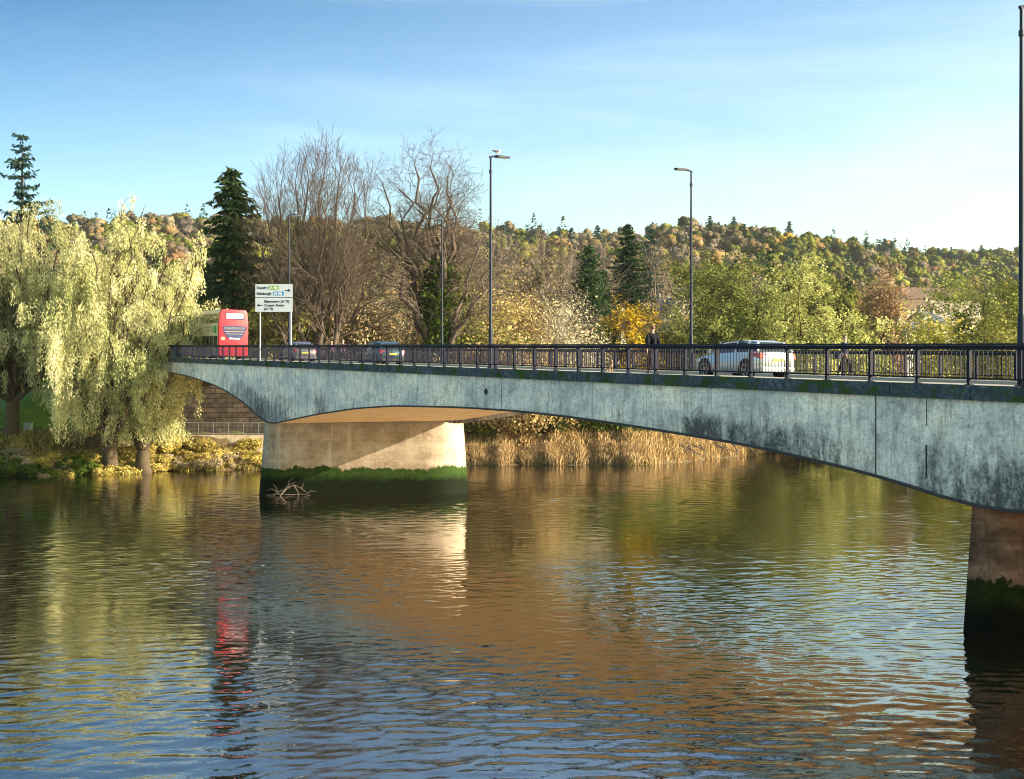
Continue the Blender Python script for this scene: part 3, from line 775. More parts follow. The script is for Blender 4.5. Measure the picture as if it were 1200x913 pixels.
def conifer(seed, H, Wd, pal, z0=.08, tiers=26, per=9, droop=.25, size=.34, dens=1.0, power=1.0, ragged=.25):
    rng = np.random.default_rng(seed); br = [(np.array([[0, 0, -.4], [0, 0, H*.5], [0, 0, H*.98]]), np.array([.02*H, .012*H, .02]), 7)]
    C = []; D_ = []
    for k in range(tiers):
        f = (k+.5)/tiers; z = H*(z0+(1-z0)*f); rl = Wd/2*((1-f)**power*.97+.03)
        for j in range(per):
            a = 2.4*(k*per+j)+rng.uniform(-.3, .3); l = rl*rng.uniform(1-ragged*1.3, 1+ragged*.5)
            n = max(3, int(l/.45)+2); t = np.linspace(0, 1, n)[:, None]
            P = np.array([0, 0, z+rng.normal(0, H*.008)])+np.array([math.cos(a), math.sin(a), 0])*t*l+np.array([0, 0, 1])*(-droop*t*l+.18*l*t**3)
            P4 = np.array([P[0], P[n//3], P[2*n//3], P[-1]]); br.append((P4, np.array([.05, .04, .025, .01]), 3))
            for q in range(1, n):
                m_ = max(2, int(dens*7*(.45+.55*(1-t[q, 0]))))
                side = np.array([-math.sin(a), math.cos(a), 0])
                w = .16+.32*l*(1-t[q, 0])*.5
                off = side*rng.normal(0, w, (m_, 1))+rng.normal(0, .10, (m_, 3))+np.array([0, 0, -.12])*rng.uniform(0, 1, (m_, 1))
                C.append(P[q]+off); D_.append(np.repeat((np.array([math.cos(a), math.sin(a), -.5])*.8)[None], m_, 0)+off*.8)
    C = np.concatenate(C); D_ = np.concatenate(D_); n = len(C)
    a = D_+rng.normal(0, .35, (n, 3)); a /= np.linalg.norm(a, axis=1, keepdims=True)
    b = np.cross(a, rng.normal(0, 1, (n, 3))+np.array([0, 0, 1.2])); b /= np.linalg.norm(b, axis=1, keepdims=True)+1e-9
    s_ = size*rng.uniform(.7, 1.4, (n, 1)); V = np.stack([C-a*s_, C+b*s_*.35, C+a*s_, C-b*s_*.35], 1).reshape(-1, 3)
    pal = np.array(pal); x = rng.uniform(0, .999, n)*(len(pal)-1); i = x.astype(int); f = (x-i)[:, None]
    return tubes(br), (V, np.arange(n*4).reshape(-1, 4), pal[i]*(1-f)+pal[i+1]*f)
def con(px, Y, top, Wd, pal, label, seed, **kw):
    w, c = conifer(seed, h_for(px, top, Y), Wd, pal, **kw)
    return tree_obj('conifer_tree', w, c, base_at(px, Y), label=label, cat='tree')
con(26, 165, 156, 12.5, P_BLUE, 'dark spire-topped conifer rising behind the left willow', 1, tiers=24, per=6, ragged=.65, droop=.05, power=.6, dens=1.2)
con(272, 146, 196, 11.0, P_GREEN[:1]+P_DARK[1:]+[(.10, .12, .04)], 'ragged dark green conifer behind the red bus', 2, tiers=24, per=8, ragged=.6, droop=.35, dens=1.5, power=.5, size=.42)
con(236, 158, 300, 7, P_DARK, 'dark lower conifer between the willow and the bus', 4, tiers=18, ragged=.3, power=.6)
con(302, 152, 330, 7, P_DARK, 'dark round-shouldered evergreen behind the road sign', 5, tiers=16, power=.5)
con(690, 235, 290, 9, P_DARK[1:]+[(.07, .13, .04)], 'dense dark green cypress, left of the pair above the road', 6, tiers=26, per=11, power=.45, droop=-.7, dens=1.5, ragged=.3)
con(708, 240, 318, 5.5, P_DARK[1:]+[(.09, .14, .05)], 'shorter green cypress leaning against the dense dark one', 61, tiers=22, per=10, power=.45, droop=-.6, dens=1.4, ragged=.35)
con(736, 262, 262, 15, P_GREEN[:1]+P_DARK, 'tallest broad dark conifer in the middle of the hillside', 7, tiers=30, per=11, power=.6, dens=1.5, ragged=.45)
con(762, 330, 268, 14, P_BLUE, 'blue-green conifer just right of the tallest one', 8, tiers=26, power=.6)
con(806, 345, 318, 9, P_BLUE, 'dark blue rounded evergreen behind the lamp post', 9, tiers=14, per=12, power=.35, dens=1.6)
con(902, 300, 291, 8, P_DARK, 'small dark pointed conifer above the yellow-green trees', 10, tiers=18, ragged=.5, power=.7)
con(600, 205, 385, 1.3, P_DARK, 'tiny dark clipped conifer just above the handrail', 11, tiers=12, power=.3, size=.2)
con(992, 300, 322, 6.5, P_DARK, 'dark conifer beside the copper beech', 12, tiers=16, ragged=.4, power=.7)

# the two great bare trees
def bare_big(seed, px, Y, fork_z, targets, r0, sp, label, trunk_top=None, ivy=None, twig=None):
    rng = np.random.default_rng(seed); loc = base_at(px, Y); br = []; tips = []
    tp = trunk_top if trunk_top is not None else np.array([0, 0, fork_z])
    P, rr = lead(rng, (0, 0, -.5), tp, r0*1.2, r0*.8, 8, 0, .012); br.append((P, rr, 8))
    for tg in targets:
        tx, ty, dep = tg[:3]; st_f = tg[3] if len(tg) > 3 else 1.0
        yy = Y+dep; wp = at(tx, ty, yy)-np.array(loc); i = min(int(st_f*7), 7); p0 = P[i]
        wp = p0+(wp-p0)*sp['sc']*np.array([sp['lat'], 1.6, 1]); Pl, rl_ = lead(rng, p0, wp, r0*sp['lr'], .08, 11, sp['of'], .022 if sp['wob'] < .2 else .04); br.append((Pl, rl_, 6)); Ln = np.linalg.norm(wp-p0)
        for j in range(13):
            f = .25+.75*(j+rng.uniform(0, .9))/13; i = min(int(f*10), 9); d = nrm(Pl[i+1]-Pl[i])
            dd = rot_about(d, rng.uniform(.35, .8), rng.uniform(0, 6.28)); dd = nrm(dd+np.array([0, 0, sp.get('up', .25)]))
            grow(rng, Pl[i]+(Pl[i+1]-Pl[i])*(f*10-i), dd, Ln*.24*(1.25-.6*f)*rng.uniform(.8, 1.2), .085*(1.2-.7*f), 0, sp, br, tips)
        grow(rng, Pl[-1], nrm(Pl[-1]-Pl[-2]), Ln*.12, .045, 0, sp, br, tips)
    crown = None
    if ivy:
        C = []
        for (z0, z1, rad_, n_) in ivy:
            for _ in range(n_):
                z = rng.uniform(z0, z1); f = z/fork_z; k = min(int(f*7), 7) if f < 1 else 7
                c0 = P[k] if f < 1 else P[-1]+np.array([rng.normal(0, .6), rng.normal(0, .4), z-fork_z])
                C.append(np.array([c0[0], c0[1], z])+rng.normal(0, rad_, 3)*np.array([1, 1, .3]))
        crown = leaves(rng, C, .3, 26, .42, P_IVY)
    e = tree_obj('bare_tree', tubes(br), crown, loc, twig or M_TWIG, crown_name='ivy', label=label, cat='tree')
    return e
SPB = dict(seg=[4, 3, 3, 3], kids=[5, 3, 3, 0], wob=.11, trop=[.08, .05, .02, 0], ang=.55, ratio=.66, tw=1.2, up=.22, sc=.80, lat=1.25, of=1.3, lr=.6)
bare_big(31, 375, 143, 8.0, [(312, 205, 1, .8), (328, 182, -3, .9), (345, 168, 3, 1), (362, 160, -1, 1), (378, 158, 2, 1), (398, 162, -2, 1), (415, 178, 2, 1), (428, 205, -2, .9), (308, 250, -2, .7), (330, 260, 2, .6), (428, 262, 2, .7), (380, 200, -4, 1), (410, 235, -4, .8), (350, 225, 4, .8)], .52, SPB, 'huge fan-shaped bare tree above the sign and parked cars')
SPC = dict(seg=[4, 3, 3, 3], kids=[4, 3, 2, 0], wob=.30, trop=[.0, .0, 0, 0], ang=.85, ratio=.70, tw=1.2, up=.05, sc=.86, lat=1.26, of=.5, lr=.82)
bare_big(37, 508, 145, 14.0, [(452, 185, 2, .9), (470, 200, -2, 1), (488, 168, 1, 1), (505, 172, -2, 1), (524, 180, 2, 1), (540, 205, -1, 1), (515, 205, -3, 1), (445, 245, -2, .75), (556, 262, 1, .8), (566, 300, -2, .6), (470, 265, 2, .8), (535, 240, 3, 1), (490, 225, 3, 1)], .55, SPC, 'gnarled bare tree with ivy-covered trunk and twisted limbs', trunk_top=np.array([.5, 0, 14.0]), ivy=[(1, 9, .75, 110), (8, 15, .7, 110), (14, 18.5, .8, 60)])

# mid-distance trees and shrubs, one by one
def mid(px, Y, top, wpx, pal, label, seed, **kw):
    H = h_for(px, top, Y); Wd = wpx/F*Y
    bark = kw.pop('bark', None); nm = kw.pop('nm', 'broadleaf_tree'); cat = kw.pop('cat', 'tree'); grp = kw.pop('group', None)
    w, c = broad(seed, H, Wd, pal, **kw)
    return tree_obj(nm, w, c, base_at(px, Y), bark, label=label, cat=cat, group=grp)
mid(842, 170, 306, 105, [(.07, .09, .025), (.14, .16, .045), (.26, .27, .09)], 'olive green tree with level layered branches behind the silver car', 101, trunk_f=.12, per=26, rad=.42, open_=.25, lf=.24, kids=(4, 3), bark=M_DBARK)
mid(945, 172, 312, 150, [(.26, .28, .08), (.44, .44, .15), (.62, .60, .28)], 'broad yellow-green tree with dark forking branches', 109, trunk_f=.1, nlead=8, per=30, rad=.42, open_=.34, lf=.24, kids=(4, 3), bark=M_DBARK)
mid(1140, 205, 322, 125, [(.20, .24, .05), (.34, .36, .09), (.50, .50, .18)], 'rounded yellow-green tree left of the right-hand lamp post', 103, trunk_f=.1, per=26, rad=.55, open_=.2, lf=.28, kids=(4, 3), bark=M_DBARK)
mid(1212, 200, 318, 90, P_YGREEN, 'yellow-green tree cut by the right edge of the photo', 104, trunk_f=.1, per=26, rad=.55, open_=.2, lf=.28, kids=(4, 3), bark=M_DBARK)
mid(1103, 180, 374, 85, P_YGREEN[1:]+P_GOLD[2:], 'low yellowish bushy tree above the right handrail', 105, trunk_f=.05, per=24, rad=.7, lf=.3, kids=(3, 2))
mid(1172, 178, 376, 80, P_OLIVE[1:]+[(.40, .36, .10)], 'low olive yellow bush beside the right-hand lamp post', 106, trunk_f=.05, per=24, rad=.7, lf=.3, kids=(3, 2))
mid(1037, 290, 320, 50, P_RUST+P_BROWN[:1], 'rust-coloured copper beech above the distant roofs', 107, per=26, rad=1.0, lf=.4, kids=(3, 2))
mid(735, 168, 360, 62, P_GOLD, 'golden yellow bush behind the man in black', 108, trunk_f=.05, per=20, rad=.5, lf=.24, kids=(3, 2), nm='shrub', cat='shrub')
mid(768, 176, 358, 60, P_TAN[1:]+P_GOLD[1:2], 'pale orange feathery bush right of the golden one', 109, trunk_f=.05, per=14, rad=.5, lf=.22, kids=(3, 2), nm='shrub', cat='shrub')
mid(797, 185, 350, 46, P_CREAM[:2]+P_GOLD[2:], 'slender pale yellow birch left of the tall lamp post', 110, trunk_f=.1, per=14, rad=.6, lf=.25, kids=(3, 2))
mid(668, 160, 350, 88, P_CREAM, 'pale grey-white twiggy bush in the middle above the handrail', 111, trunk_f=.05, per=5, rad=.6, lf=.2, kids=(4, 3), bark=M_TWIGW, nm='shrub', cat='shrub', tw=1.4)
mid(628, 165, 352, 60, P_TAN, 'buff dry bush left of the grey-white one', 112, trunk_f=.05, per=9, rad=.6, lf=.22, kids=(4, 3), bark=M_TWIGT, nm='shrub', cat='shrub')
mid(588, 158, 346, 80, P_TAN[1:]+P_YGREEN[2:], 'yellow-buff bush beside the lamp post with the gull', 113, trunk_f=.05, per=20, rad=.6, lf=.25, kids=(3, 2), bark=M_TWIGT, nm='shrub', cat='shrub')
mid(546, 153, 322, 56, P_OLIVE+P_YGREEN[2:], 'olive green leafy tree right of the ivy-clad trunk', 114, trunk_f=.1, per=14, rad=.6, lf=.26, kids=(3, 2), open_=.15)
mid(655, 215, 330, 80, P_BROWN, 'brown half-bare tree above the grey-white bush', 115, per=12, rad=.8, lf=.3, kids=(3, 2), open_=.2)
mid(610, 230, 305, 90, P_TAN[:2]+P_OLIVE[2:], 'tan tree with thin leaves on the left of the hillside', 116, per=14, rad=.8, lf=.3, kids=(3, 2), open_=.15)
mid(395, 158, 285, 120, P_BROWN[1:]+P_TAN[1:], 'brown tangled tree behind the fan-shaped bare tree', 117, trunk_f=.08, per=9, rad=.9, lf=.24, kids=(4, 3), bark=M_TWIG)
mid(445, 163, 275, 110, P_BROWN+P_OLIVE[2:], 'brown thinly leaved tree between the two great bare trees', 118, trunk_f=.08, per=9, rad=.9, lf=.24, kids=(4, 3), bark=M_TWIG)
mid(340, 160, 300, 90, P_TAN[:2]+P_BROWN, 'brown twiggy tree directly behind the white road sign', 119, trunk_f=.08, per=10, rad=.8, lf=.24, kids=(4, 3), bark=M_TWIG)
mid(565, 175, 270, 100, P_PURP, 'purplish bare-looking tree right of the gnarled one', 120, trunk_f=.1, per=7, rad=.9, lf=.24, kids=(4, 3), bark=M_TWIG)
BT = [broad(170+i, 22, 15, P_PURP, trunk_f=.16, nlead=7, leaf=False, kids=(5, 4), tw=2.2) for i in range(2)]
bt_ = [tree_obj('bare_tree', b_[0], None, (0, 0, 0), M_TWIGB, wood_name='limbs') for b_ in BT]; bu_ = set()
for k, (px, Y, top) in enumerate([(572, 215, 288), (596, 235, 272), (622, 228, 282), (640, 250, 270), (664, 240, 286), (682, 262, 276), (580, 262, 268), (778, 268, 282), (716, 300, 270)]):
    o = bt_[k % 2] if (k % 2) not in bu_ else copy_tree(bt_[k % 2]); bu_.add(k % 2); s_ = h_for(px, top, Y)/22
    o.location = base_at(px, Y); o.scale = (s_, s_, s_); o.rotation_euler = (0, 0, k*.9); tag(o, 'tall grey-brown bare tree on the slope above the bushes', 'tree', 'bare trees on the slope')
# dry undergrowth shrubs behind the bridge: two shapes, many copies
U1 = broad(130, 7.5, 8.5, P_TAN+P_CREAM[:1], trunk_f=.04, per=11, rad=.55, lf=.2, kids=(4, 3), tw=1.2)
U2 = broad(131, 6.0, 7.5, P_BROWN[1:]+P_TAN[1:], trunk_f=.04, per=13, rad=.5, lf=.2, kids=(4, 3), tw=1.2)
U3 = broad(132, 7.0, 8.0, P_OLIVE[1:]+P_TAN[:1], trunk_f=.04, per=14, rad=.5, lf=.22, kids=(3, 3), tw=1.2)
protos = [tree_obj('shrub', u[0], u[1], (0, 0, 0), M_TWIGT if i < 2 else M_BARK, wood_name='stems') for i, u in enumerate((U1, U2, U3))]
used = set(); rr = random.Random(11)
SH = []
for k in range(46):
    px = 318+(k*37.3) % 300; Y = 147+(k % 5)*6+rr.uniform(-2, 2)
    SH.append((px, Y, rr.choice([0, 0, 1, 1, 2]), rr.uniform(.8, 1.45)))
for k in range(12): SH.append((195+k*11, 150+rr.uniform(0, 8), rr.choice([1, 2, 2]), rr.uniform(.7, 1.1)))
LAB = ['dry buff twiggy undergrowth shrub behind the bridge railing', 'brown leafy undergrowth shrub behind the bridge railing', 'olive undergrowth shrub behind the bridge railing']
GRP = ['buff undergrowth shrubs', 'brown undergrowth shrubs', 'olive undergrowth shrubs']
for px, Y, k, s_ in SH:
    o = protos[k] if k not in used else copy_tree(protos[k]); used.add(k)
    o.location = base_at(px, Y); o.rotation_euler = (0, 0, rr.uniform(0, 6.28)); o.scale = (s_, s_, s_*rr.uniform(.8, 1.25))
    tag(o, LAB[k], 'shrub', GRP[k])
# bushes behind the reeds on the far bank, seen beneath the deck
B1 = broad(140, 4.6, 5.2, P_GREEN+P_OLIVE[2:], trunk_f=.04, per=22, rad=.4, lf=.2, kids=(3, 2), tw=1.2)
B2 = broad(141, 4.2, 5.0, P_OLIVE+P_YGREEN[2:], trunk_f=.04, per=20, rad=.42, lf=.2, kids=(3, 2), tw=1.2)
protos = [tree_obj('bush', u[0], u[1], (0, 0, 0), wood_name='stems') for u in (B1, B2)]; used = set()
LAB = ['dark green bush on the far bank under the deck', 'olive green bush on the far bank under the deck']
GRP = ['dark green far-bank bushes', 'olive far-bank bushes']
for k in range(30):
    px = 540+k*14.5; by_ = bank_y((px-600)/F*150); Y = by_+8.5+rr.uniform(0, 4)+(k % 2)*2
    by_ = bank_y((px-600)/F*Y); Y = by_+6.5+rr.uniform(0, 3)+(k % 2)*2.5
    t = rr.choice([0, 1]); o = protos[t] if t not in used else copy_tree(protos[t]); used.add(t)
    o.location = base_at(px, Y); o.rotation_euler = (0, 0, rr.uniform(0, 6.28)); s_ = rr.uniform(.75, 1.15); o.scale = (s_, s_, s_)
    tag(o, LAB[t], 'bush', GRP[t])
# dark evergreens behind the willows on the embankment
D1 = broad(150, 8, 9, P_DARK, trunk_f=.05, per=30, rad=.7, lf=.34, kids=(3, 2))
pr = tree_obj('evergreen_shrub', D1[0], D1[1], (0, 0, 0), wood_name='stems')
for k, (px, Y, s_) in enumerate([(-15, 170, 1.0), (25, 176, 1.1), (70, 168, .9), (110, 176, 1.0), (150, 190, 1.1), (190, 178, .8), (228, 165, .9), (-50, 160, 1.1)]):
    o = pr if k == 0 else copy_tree(pr); o.location = base_at(px, Y); o.scale = (s_, s_, s_); o.rotation_euler = (0, 0, k*1.3)
    tag(o, 'dark evergreen shrub in the shade behind the willows', 'shrub', 'dark evergreens behind the willows')

# hillside trees
kinds = [('tan', P_TAN[:2]+P_OLIVE[2:], 'tan thin-leaved tree on the wooded hillside'), ('brown', P_BROWN, 'brown autumn tree on the wooded hillside'), ('olive', P_OLIVE, 'olive green tree on the wooded hillside'),
         ('ygreen', P_YGREEN, 'yellow-green tree on the wooded hillside'), ('rust', P_RUST[:2]+P_BROWN[2:], 'russet tree on the wooded hillside'), ('purple', P_PURP, 'bare purple-brown tree on the wooded hillside'), ('gold', P_GOLD[:2]+P_TAN[2:], 'golden autumn tree on the wooded hillside')]
hp = []
_t = np.linspace(0, 2*np.pi, 8, endpoint=False); _f = np.linspace(.12, np.pi-.12, 6)
LV = np.array([[math.sin(f)*math.cos(t), math.sin(f)*math.sin(t), math.cos(f)] for f in _f for t in _t])
LF = np.array([(i*8+k, (i+1)*8+k, (i+1)*8+(k+1) % 8, i*8+(k+1) % 8) for i in range(5) for k in range(8)])
def lumps(rng, C, Rl, pal_at, sq=.8, jit=.07):
    """uneven leafy masses inside a far crown, so it shades as a rounded body"""
    C = np.asarray(C); m_ = len(C); Rl = np.asarray(Rl).reshape(-1, 1, 1)
    v = LV[None]*(1+.22*rng.normal(0, 1, (m_, len(LV), 1)))*Rl*np.array([1, 1, sq])+C[:, None, :]
    Fq = (LF[None]+np.arange(m_)[:, None, None]*len(LV)).reshape(-1, 4)
    col = np.repeat(pal_at, len(LF), 0)*(1+rng.normal(0, jit, (m_*len(LF), 1)))
    return v.reshape(-1, 3), Fq, col
def pal_pick(pal, x):
    pal = np.array(pal); x = np.clip(x, 0, .999)*(len(pal)-1); i = x.astype(int); f = (x-i)[:, None]; return pal[i]*(1-f)+pal[np.minimum(i+1, len(pal)-1)]*f
for i, (nm, pal, lab) in enumerate(kinds):
    for v_ in range(2):
        wd, cr = broad(200+i*3+v_, 15+v_*2, 11.5-v_, pal, trunk_f=.15, nlead=5, per=44 if nm not in ('purple',) else 24, rad=.85, lf=.34 if nm != 'purple' else .27, kids=(2, 2), tw=2.5)
        if nm not in ('purple',):
            r3 = np.random.default_rng(i*7+v_); cc = cr[0].reshape(-1, 4, 3).mean(1); kc = cc[r3.integers(0, len(cc), 34)]*np.array([.84, .84, .95]); cr = join([cr, lumps(r3, kc, r3.uniform(.9, 1.7, 34), pal_pick(pal, r3.uniform(.2, .75, 34)))])
        mats = [M_TWIG if nm in ('purple', 'tan', 'brown') else M_BARK, M_LEAF]
        V = np.concatenate([wd[0], cr[0]]); Fq = np.concatenate([wd[1], cr[1]+len(wd[0])])
        col = np.concatenate([np.tile([[.08, .06, .05]], (len(wd[1]), 1)), cr[2]])
        hp.append((mesh_np('autumn_tree', V, Fq, M_LEAF, col=col), lab, nm+' hillside trees'))
hc = []
for v_, pal in enumerate((P_DARK, P_BLUE, P_GREEN)):
    wd, cr = conifer(260+v_, 17, 7, pal, tiers=15, per=7, size=.62, dens=.5, power=.75, ragged=.35)
    V = np.concatenate([wd[0], cr[0]]); Fq = np.concatenate([wd[1], cr[1]+len(wd[0])])
    col = np.concatenate([np.tile([[.06, .05, .04]], (len(wd[1]), 1)), cr[2]])
    hc.append((mesh_np('hill_conifer', V, Fq, M_LEAF, col=col), ['dark green conifer on the wooded hillside', 'blue-green conifer on the wooded hillside', 'mid green conifer on the wooded hillside'][v_], ['dark conifers', 'blue-green conifers', 'mid green conifers'][v_]))
rng = np.random.default_rng(77)
HOUSES = [(655, 342, 300, 8, 6, 3.4, .5, 0), (762, 352, 330, 11, 7, 4.5, .15, 1), (786, 350, 318, 8, 7, 5.0, -.5, 2), (1068, 378, 290, 9, 6, 3.4, .5, 1), (1085, 366, 300, 9, 7, 4.0, .9, 2), (1098, 338, 420, 26, 9, 6, .25, 3), (1078, 345, 440, 14, 9, 6, -.1, 3), (1062, 352, 400, 16, 8, 5, .4, 3), (98, 378, 175, 12, 7, 5, .2, 2), (770, 372, 240, 14, 6, 3.2, .05, 0)]
def blocks_house(x, y):
    px = 600+F*x/y
    for h in HOUSES:
        w = (h[3]*.8)/h[2]*F
        if abs(px-h[0]) < w and h[2]-75 < y < h[2]+9: return True
    return False
pts = []
# jittered grid
y = 232.0
while y < 1780:
    stp = 8.6+max(0, y-420)*.010
    for x in np.arange(-.50*y if y < 1180 else .14*y, .46*y, stp):
        pts.append((x+rng.uniform(-.45, .45)*stp, y+rng.uniform(-.45, .45)*stp))
    y += stp*1.12
pts = [p for p in pts if not blocks_house(*p)]
def kind_at(x, y):
    px = 600+F*x/y; v_ = math.sin(x*.045+1.3)+math.sin(y*.03-x*.02)+.7*math.sin(x*.11+y*.07)+rng.normal(0, .75)
    r_ = rng.uniform()
    t = (y-230)/900
    cl = math.sin(x*.021+y*.013)+math.sin(x*.05-y*.02+2)
    if px > 860: pc = .16+.12*cl
    else: pc = .03+.10*cl*(t > .5)
    if y > 950: pc += .07*cl
    if r_ < pc: return 'c', int(rng.integers(0, 3))
    if px > 800 and y < 400: w = [.3, .4, 4.5, .4, .1, .5, .1]
    elif px > 900: w = [.9, .9, 3.0, 1.2, .3, .9, .3]
    elif px > 780: w = [2.4, 2, 1.8, 1.2, .6, 1.8, .4]
    else: w = [2.8, 2.4, 1.2, .8, .5, 2.4, .5]
    k = int(np.clip(np.searchsorted(np.cumsum(w)/sum(w), rng.uniform()*.5+.5*(.5+.5*math.sin(v_*1.6))), 0, 6))
    return 'b', k*2+int(rng.integers(0, 2))
pts.sort(key=lambda p: p[1])
inst = []; stuff = []
for (x, y) in pts:
    px = 600+F*x/y; z = float(ter(x, y)); ytop = HOR-(z+15-EYE)/y*F
    vis = 560 < px < 1205 and ytop < 398 or 200 < px <= 560 and ytop < 330 and y > 250
    typ, k = kind_at(x, y); s_ = float(np.clip(np.exp(rng.normal(-.02, .22)), .62, 1.35))*(1.0 if y < 800 else 1.08)
    if vis and len(inst) < 285 and px > 300: inst.append((x, y, z, typ, k, s_))
    elif px > -120: stuff.append((x, y, z, typ, k, s_))
for (x, y, z, typ, k, s_) in inst:
    me, lab, grp = (hc if typ == 'c' else hp)[k]
    o = link('hillside_conifer' if typ == 'c' else 'hillside_tree', me, loc=(x, y, z-.4), rot=(0, 0, float(rng.uniform(0, 6.28))))
    sc_ = s_*(1.0 if typ == 'b' else 1.12); o.scale = (sc_, sc_, sc_*float(rng.uniform(.85, 1.15)))
    tag(o, lab, 'tree', grp)
RC = [582, 590, 612, 625, 632, 655, 668, 700, 832, 842, 850, 860, 872, 905, 925, 1015, 1030, 1037, 1045, 1060, 1085, 1100, 1115, 1130, 1150, 1165, 1180]
for j, px in enumerate(RC):
    Y = (860 if px < 800 else 940)+(j*53) % 90; Y = Y if px < 900 else Y+(px-900)*1.3; x = (px-600)/F*Y; me, lab, grp = hc[j % 2]
    o = link('hillside_conifer', me, loc=(x, Y, float(ter(x, Y))-.5), rot=(0, 0, j*1.7)); s_ = .95+.6*((j*37) % 10)/10; o.scale = (s_*1.35, s_*1.35, s_)
    tag(o, 'dark conifer standing above the wood on the ridge skyline', 'tree', 'ridge-top conifers')
# the far wood: one mass, every tree in it a rough crown of leaf clumps
parts_ = []
palD = {0: P_TAN[:2]+P_OLIVE[2:], 1: P_BROWN, 2: P_OLIVE, 3: P_YGREEN, 4: P_RUST[:2]+P_BROWN[2:], 5: P_PURP, 6: P_GOLD[:2]+P_TAN[2:]}
palC = [P_DARK, P_BLUE, P_GREEN]
for (x, y, z, typ, k, s_) in stuff:
    if typ == 'b':
        H = 13.5*s_; Rc = 5.9*s_; n = 300 if y < 600 else (190 if y < 1000 else 110)
        nl = 10; va = rng.normal(0, 1, (nl, 3)); va[:, 2] = np.abs(va[:, 2]*1.1)-.25; va /= np.linalg.norm(va, axis=1, keepdims=True); kc = va*np.array([Rc*.62, Rc*.62, H*.27])*rng.uniform(.6, 1.05, (nl, 1))+np.array([x, y, z+H*.58]); lr_ = rng.uniform(.26, .42, nl)*Rc
        li = rng.integers(0, nl, n); v = rng.normal(0, 1, (n, 3)); v[:, 2] += .25; v /= np.linalg.norm(v, axis=1, keepdims=True)
        c = kc[li]+v*(lr_[li]*rng.uniform(.85, 1.38, n))[:, None]*np.array([1, 1, .85])
        pal = np.array(palD[k//2]); sz = (.72 if y < 1000 else .95)*s_; el = 1.2
        tone = rng.uniform(.62, 1.3)
    else:
        H = 18*s_; n = 110; f = rng.uniform(0, 1, n)**1.4; a = rng.uniform(0, 6.28, n); rr_ = 4.4*s_*(1-f)**.8*rng.uniform(.4, 1.05, n)+.15
        c = np.stack([x+rr_*np.cos(a), y+rr_*np.sin(a), z+H*(.1+.9*f)], -1); pal = np.array(palC[k]); sz = 1.0*s_; el = 1.6; tone = 1.0
    nn = (v if typ == 'b' else c-np.array([x, y, z+H*.4])); nn = nn/1.0; nn /= np.linalg.norm(nn, axis=1, keepdims=True); a_ = np.cross(nn+rng.normal(0, .45, (n, 3)), rng.normal(0, 1, (n, 3))); a_ /= np.linalg.norm(a_, axis=1, keepdims=True); b_ = np.cross(a_, nn+rng.normal(0, .3, (n, 3))) if True else np.cross(a_, rng.normal(0, 1, (n, 3))); b_ /= np.linalg.norm(b_, axis=1, keepdims=True)+1e-9
    s2 = sz*rng.uniform(.6, 1.3, (n, 1)); a_ = a_*s2*el/2; b_ = b_*s2/2
    ct = rng.uniform(.15, .85); xx = np.clip(ct+rng.normal(0, .13, n), 0, .999)*(len(pal)-1); i = xx.astype(int); f_ = (xx-i)[:, None]
    if typ == 'b':
        parts_.append(lumps(rng, kc, lr_*.95, pal_pick(pal, ct+rng.normal(0, .12, nl))*tone*.92))
    parts_.append((np.stack([c-a_, c+b_, c+a_, c-b_], 1).reshape(-1, 3), np.arange(n*4).reshape(-1, 4), (pal[i]*(1-f_)+pal[i+1]*f_)*tone))
V, Fq, C_ = join(parts_)
tag(link('far_wood', mesh_np('far_wood', V, Fq, M_LEAF, col=C_)), 'dense autumn wood covering the far hillside', 'wood', kind='stuff')

# reeds, bank grass
def blades(rng, X, Y, hmin, hmax, pal, w=.045, lean=.25, z0=None, hk=1.0):
    n = len(X); Z = ter(X, Y) if z0 is None else z0; h = rng.uniform(hmin, hmax, n)*hk
    a = rng.uniform(0, 6.28, n); l = np.abs(rng.normal(0, lean, n))*h; s = np.stack([np.cos(a+1.57), np.sin(a+1.57), 0*a], -1)*w*rng.uniform(.6, 1.5, (n, 1))
    p0 = np.stack([X, Y, Z-.05], -1); p2 = p0+np.stack([np.cos(a)*l, np.sin(a)*l, h], -1); p1 = p0+(p2-p0)*.55+np.array([0, 0, .08])*h[:, None]
    V = np.stack([p0-s, p0+s, p1+s, p1-s, p2+s*.3, p2-s*.3], 1).reshape(-1, 3)
    b = np.arange(n)[:, None]*6; Fq = np.concatenate([b+np.array([[0, 1, 2, 3]]), b+np.array([[3, 2, 4, 5]])], 1).reshape(-1, 4)
    pal = np.array(pal); x = rng.uniform(0, .999, n)*(len(pal)-1); i = x.astype(int); f = (x-i)[:, None]; c = np.repeat(pal[i]*(1-f)+pal[i+1]*f, 2, 0)
    return V, Fq, c
rng = np.random.default_rng(5)
P_REED = [(.26, .16, .08), (.42, .28, .14), (.56, .40, .23), (.64, .50, .32)]
X = rng.uniform(-7, 13.5, 66000); e = rng.uniform(.1, 6.5, len(X)); kp = rng.uniform(0, 1, len(X)) < np.interp(X, np.arange(-8, 17, .8), rng.uniform(.55, 1, len(np.arange(-8, 17, .8))))
X, e = X[kp], e[kp]; gb_ = np.interp(X, np.arange(-8, 17, .45), .5+.5*rng.uniform(0, 1, len(np.arange(-8, 17, .45))))*np.interp(X, np.arange(-8, 17, 2.1), .6+.45*rng.uniform(0, 1, len(np.arange(-8, 17, 2.1))))
kk_ = np.where(e > 3.0, .35, 1.0)*gb_*rng.uniform(.45, 1.15, len(X))
V, Fq, C_ = blades(rng, X, bank_y(X)+e, 1.35, 1.45, P_REED, .03, .28, hk=kk_)
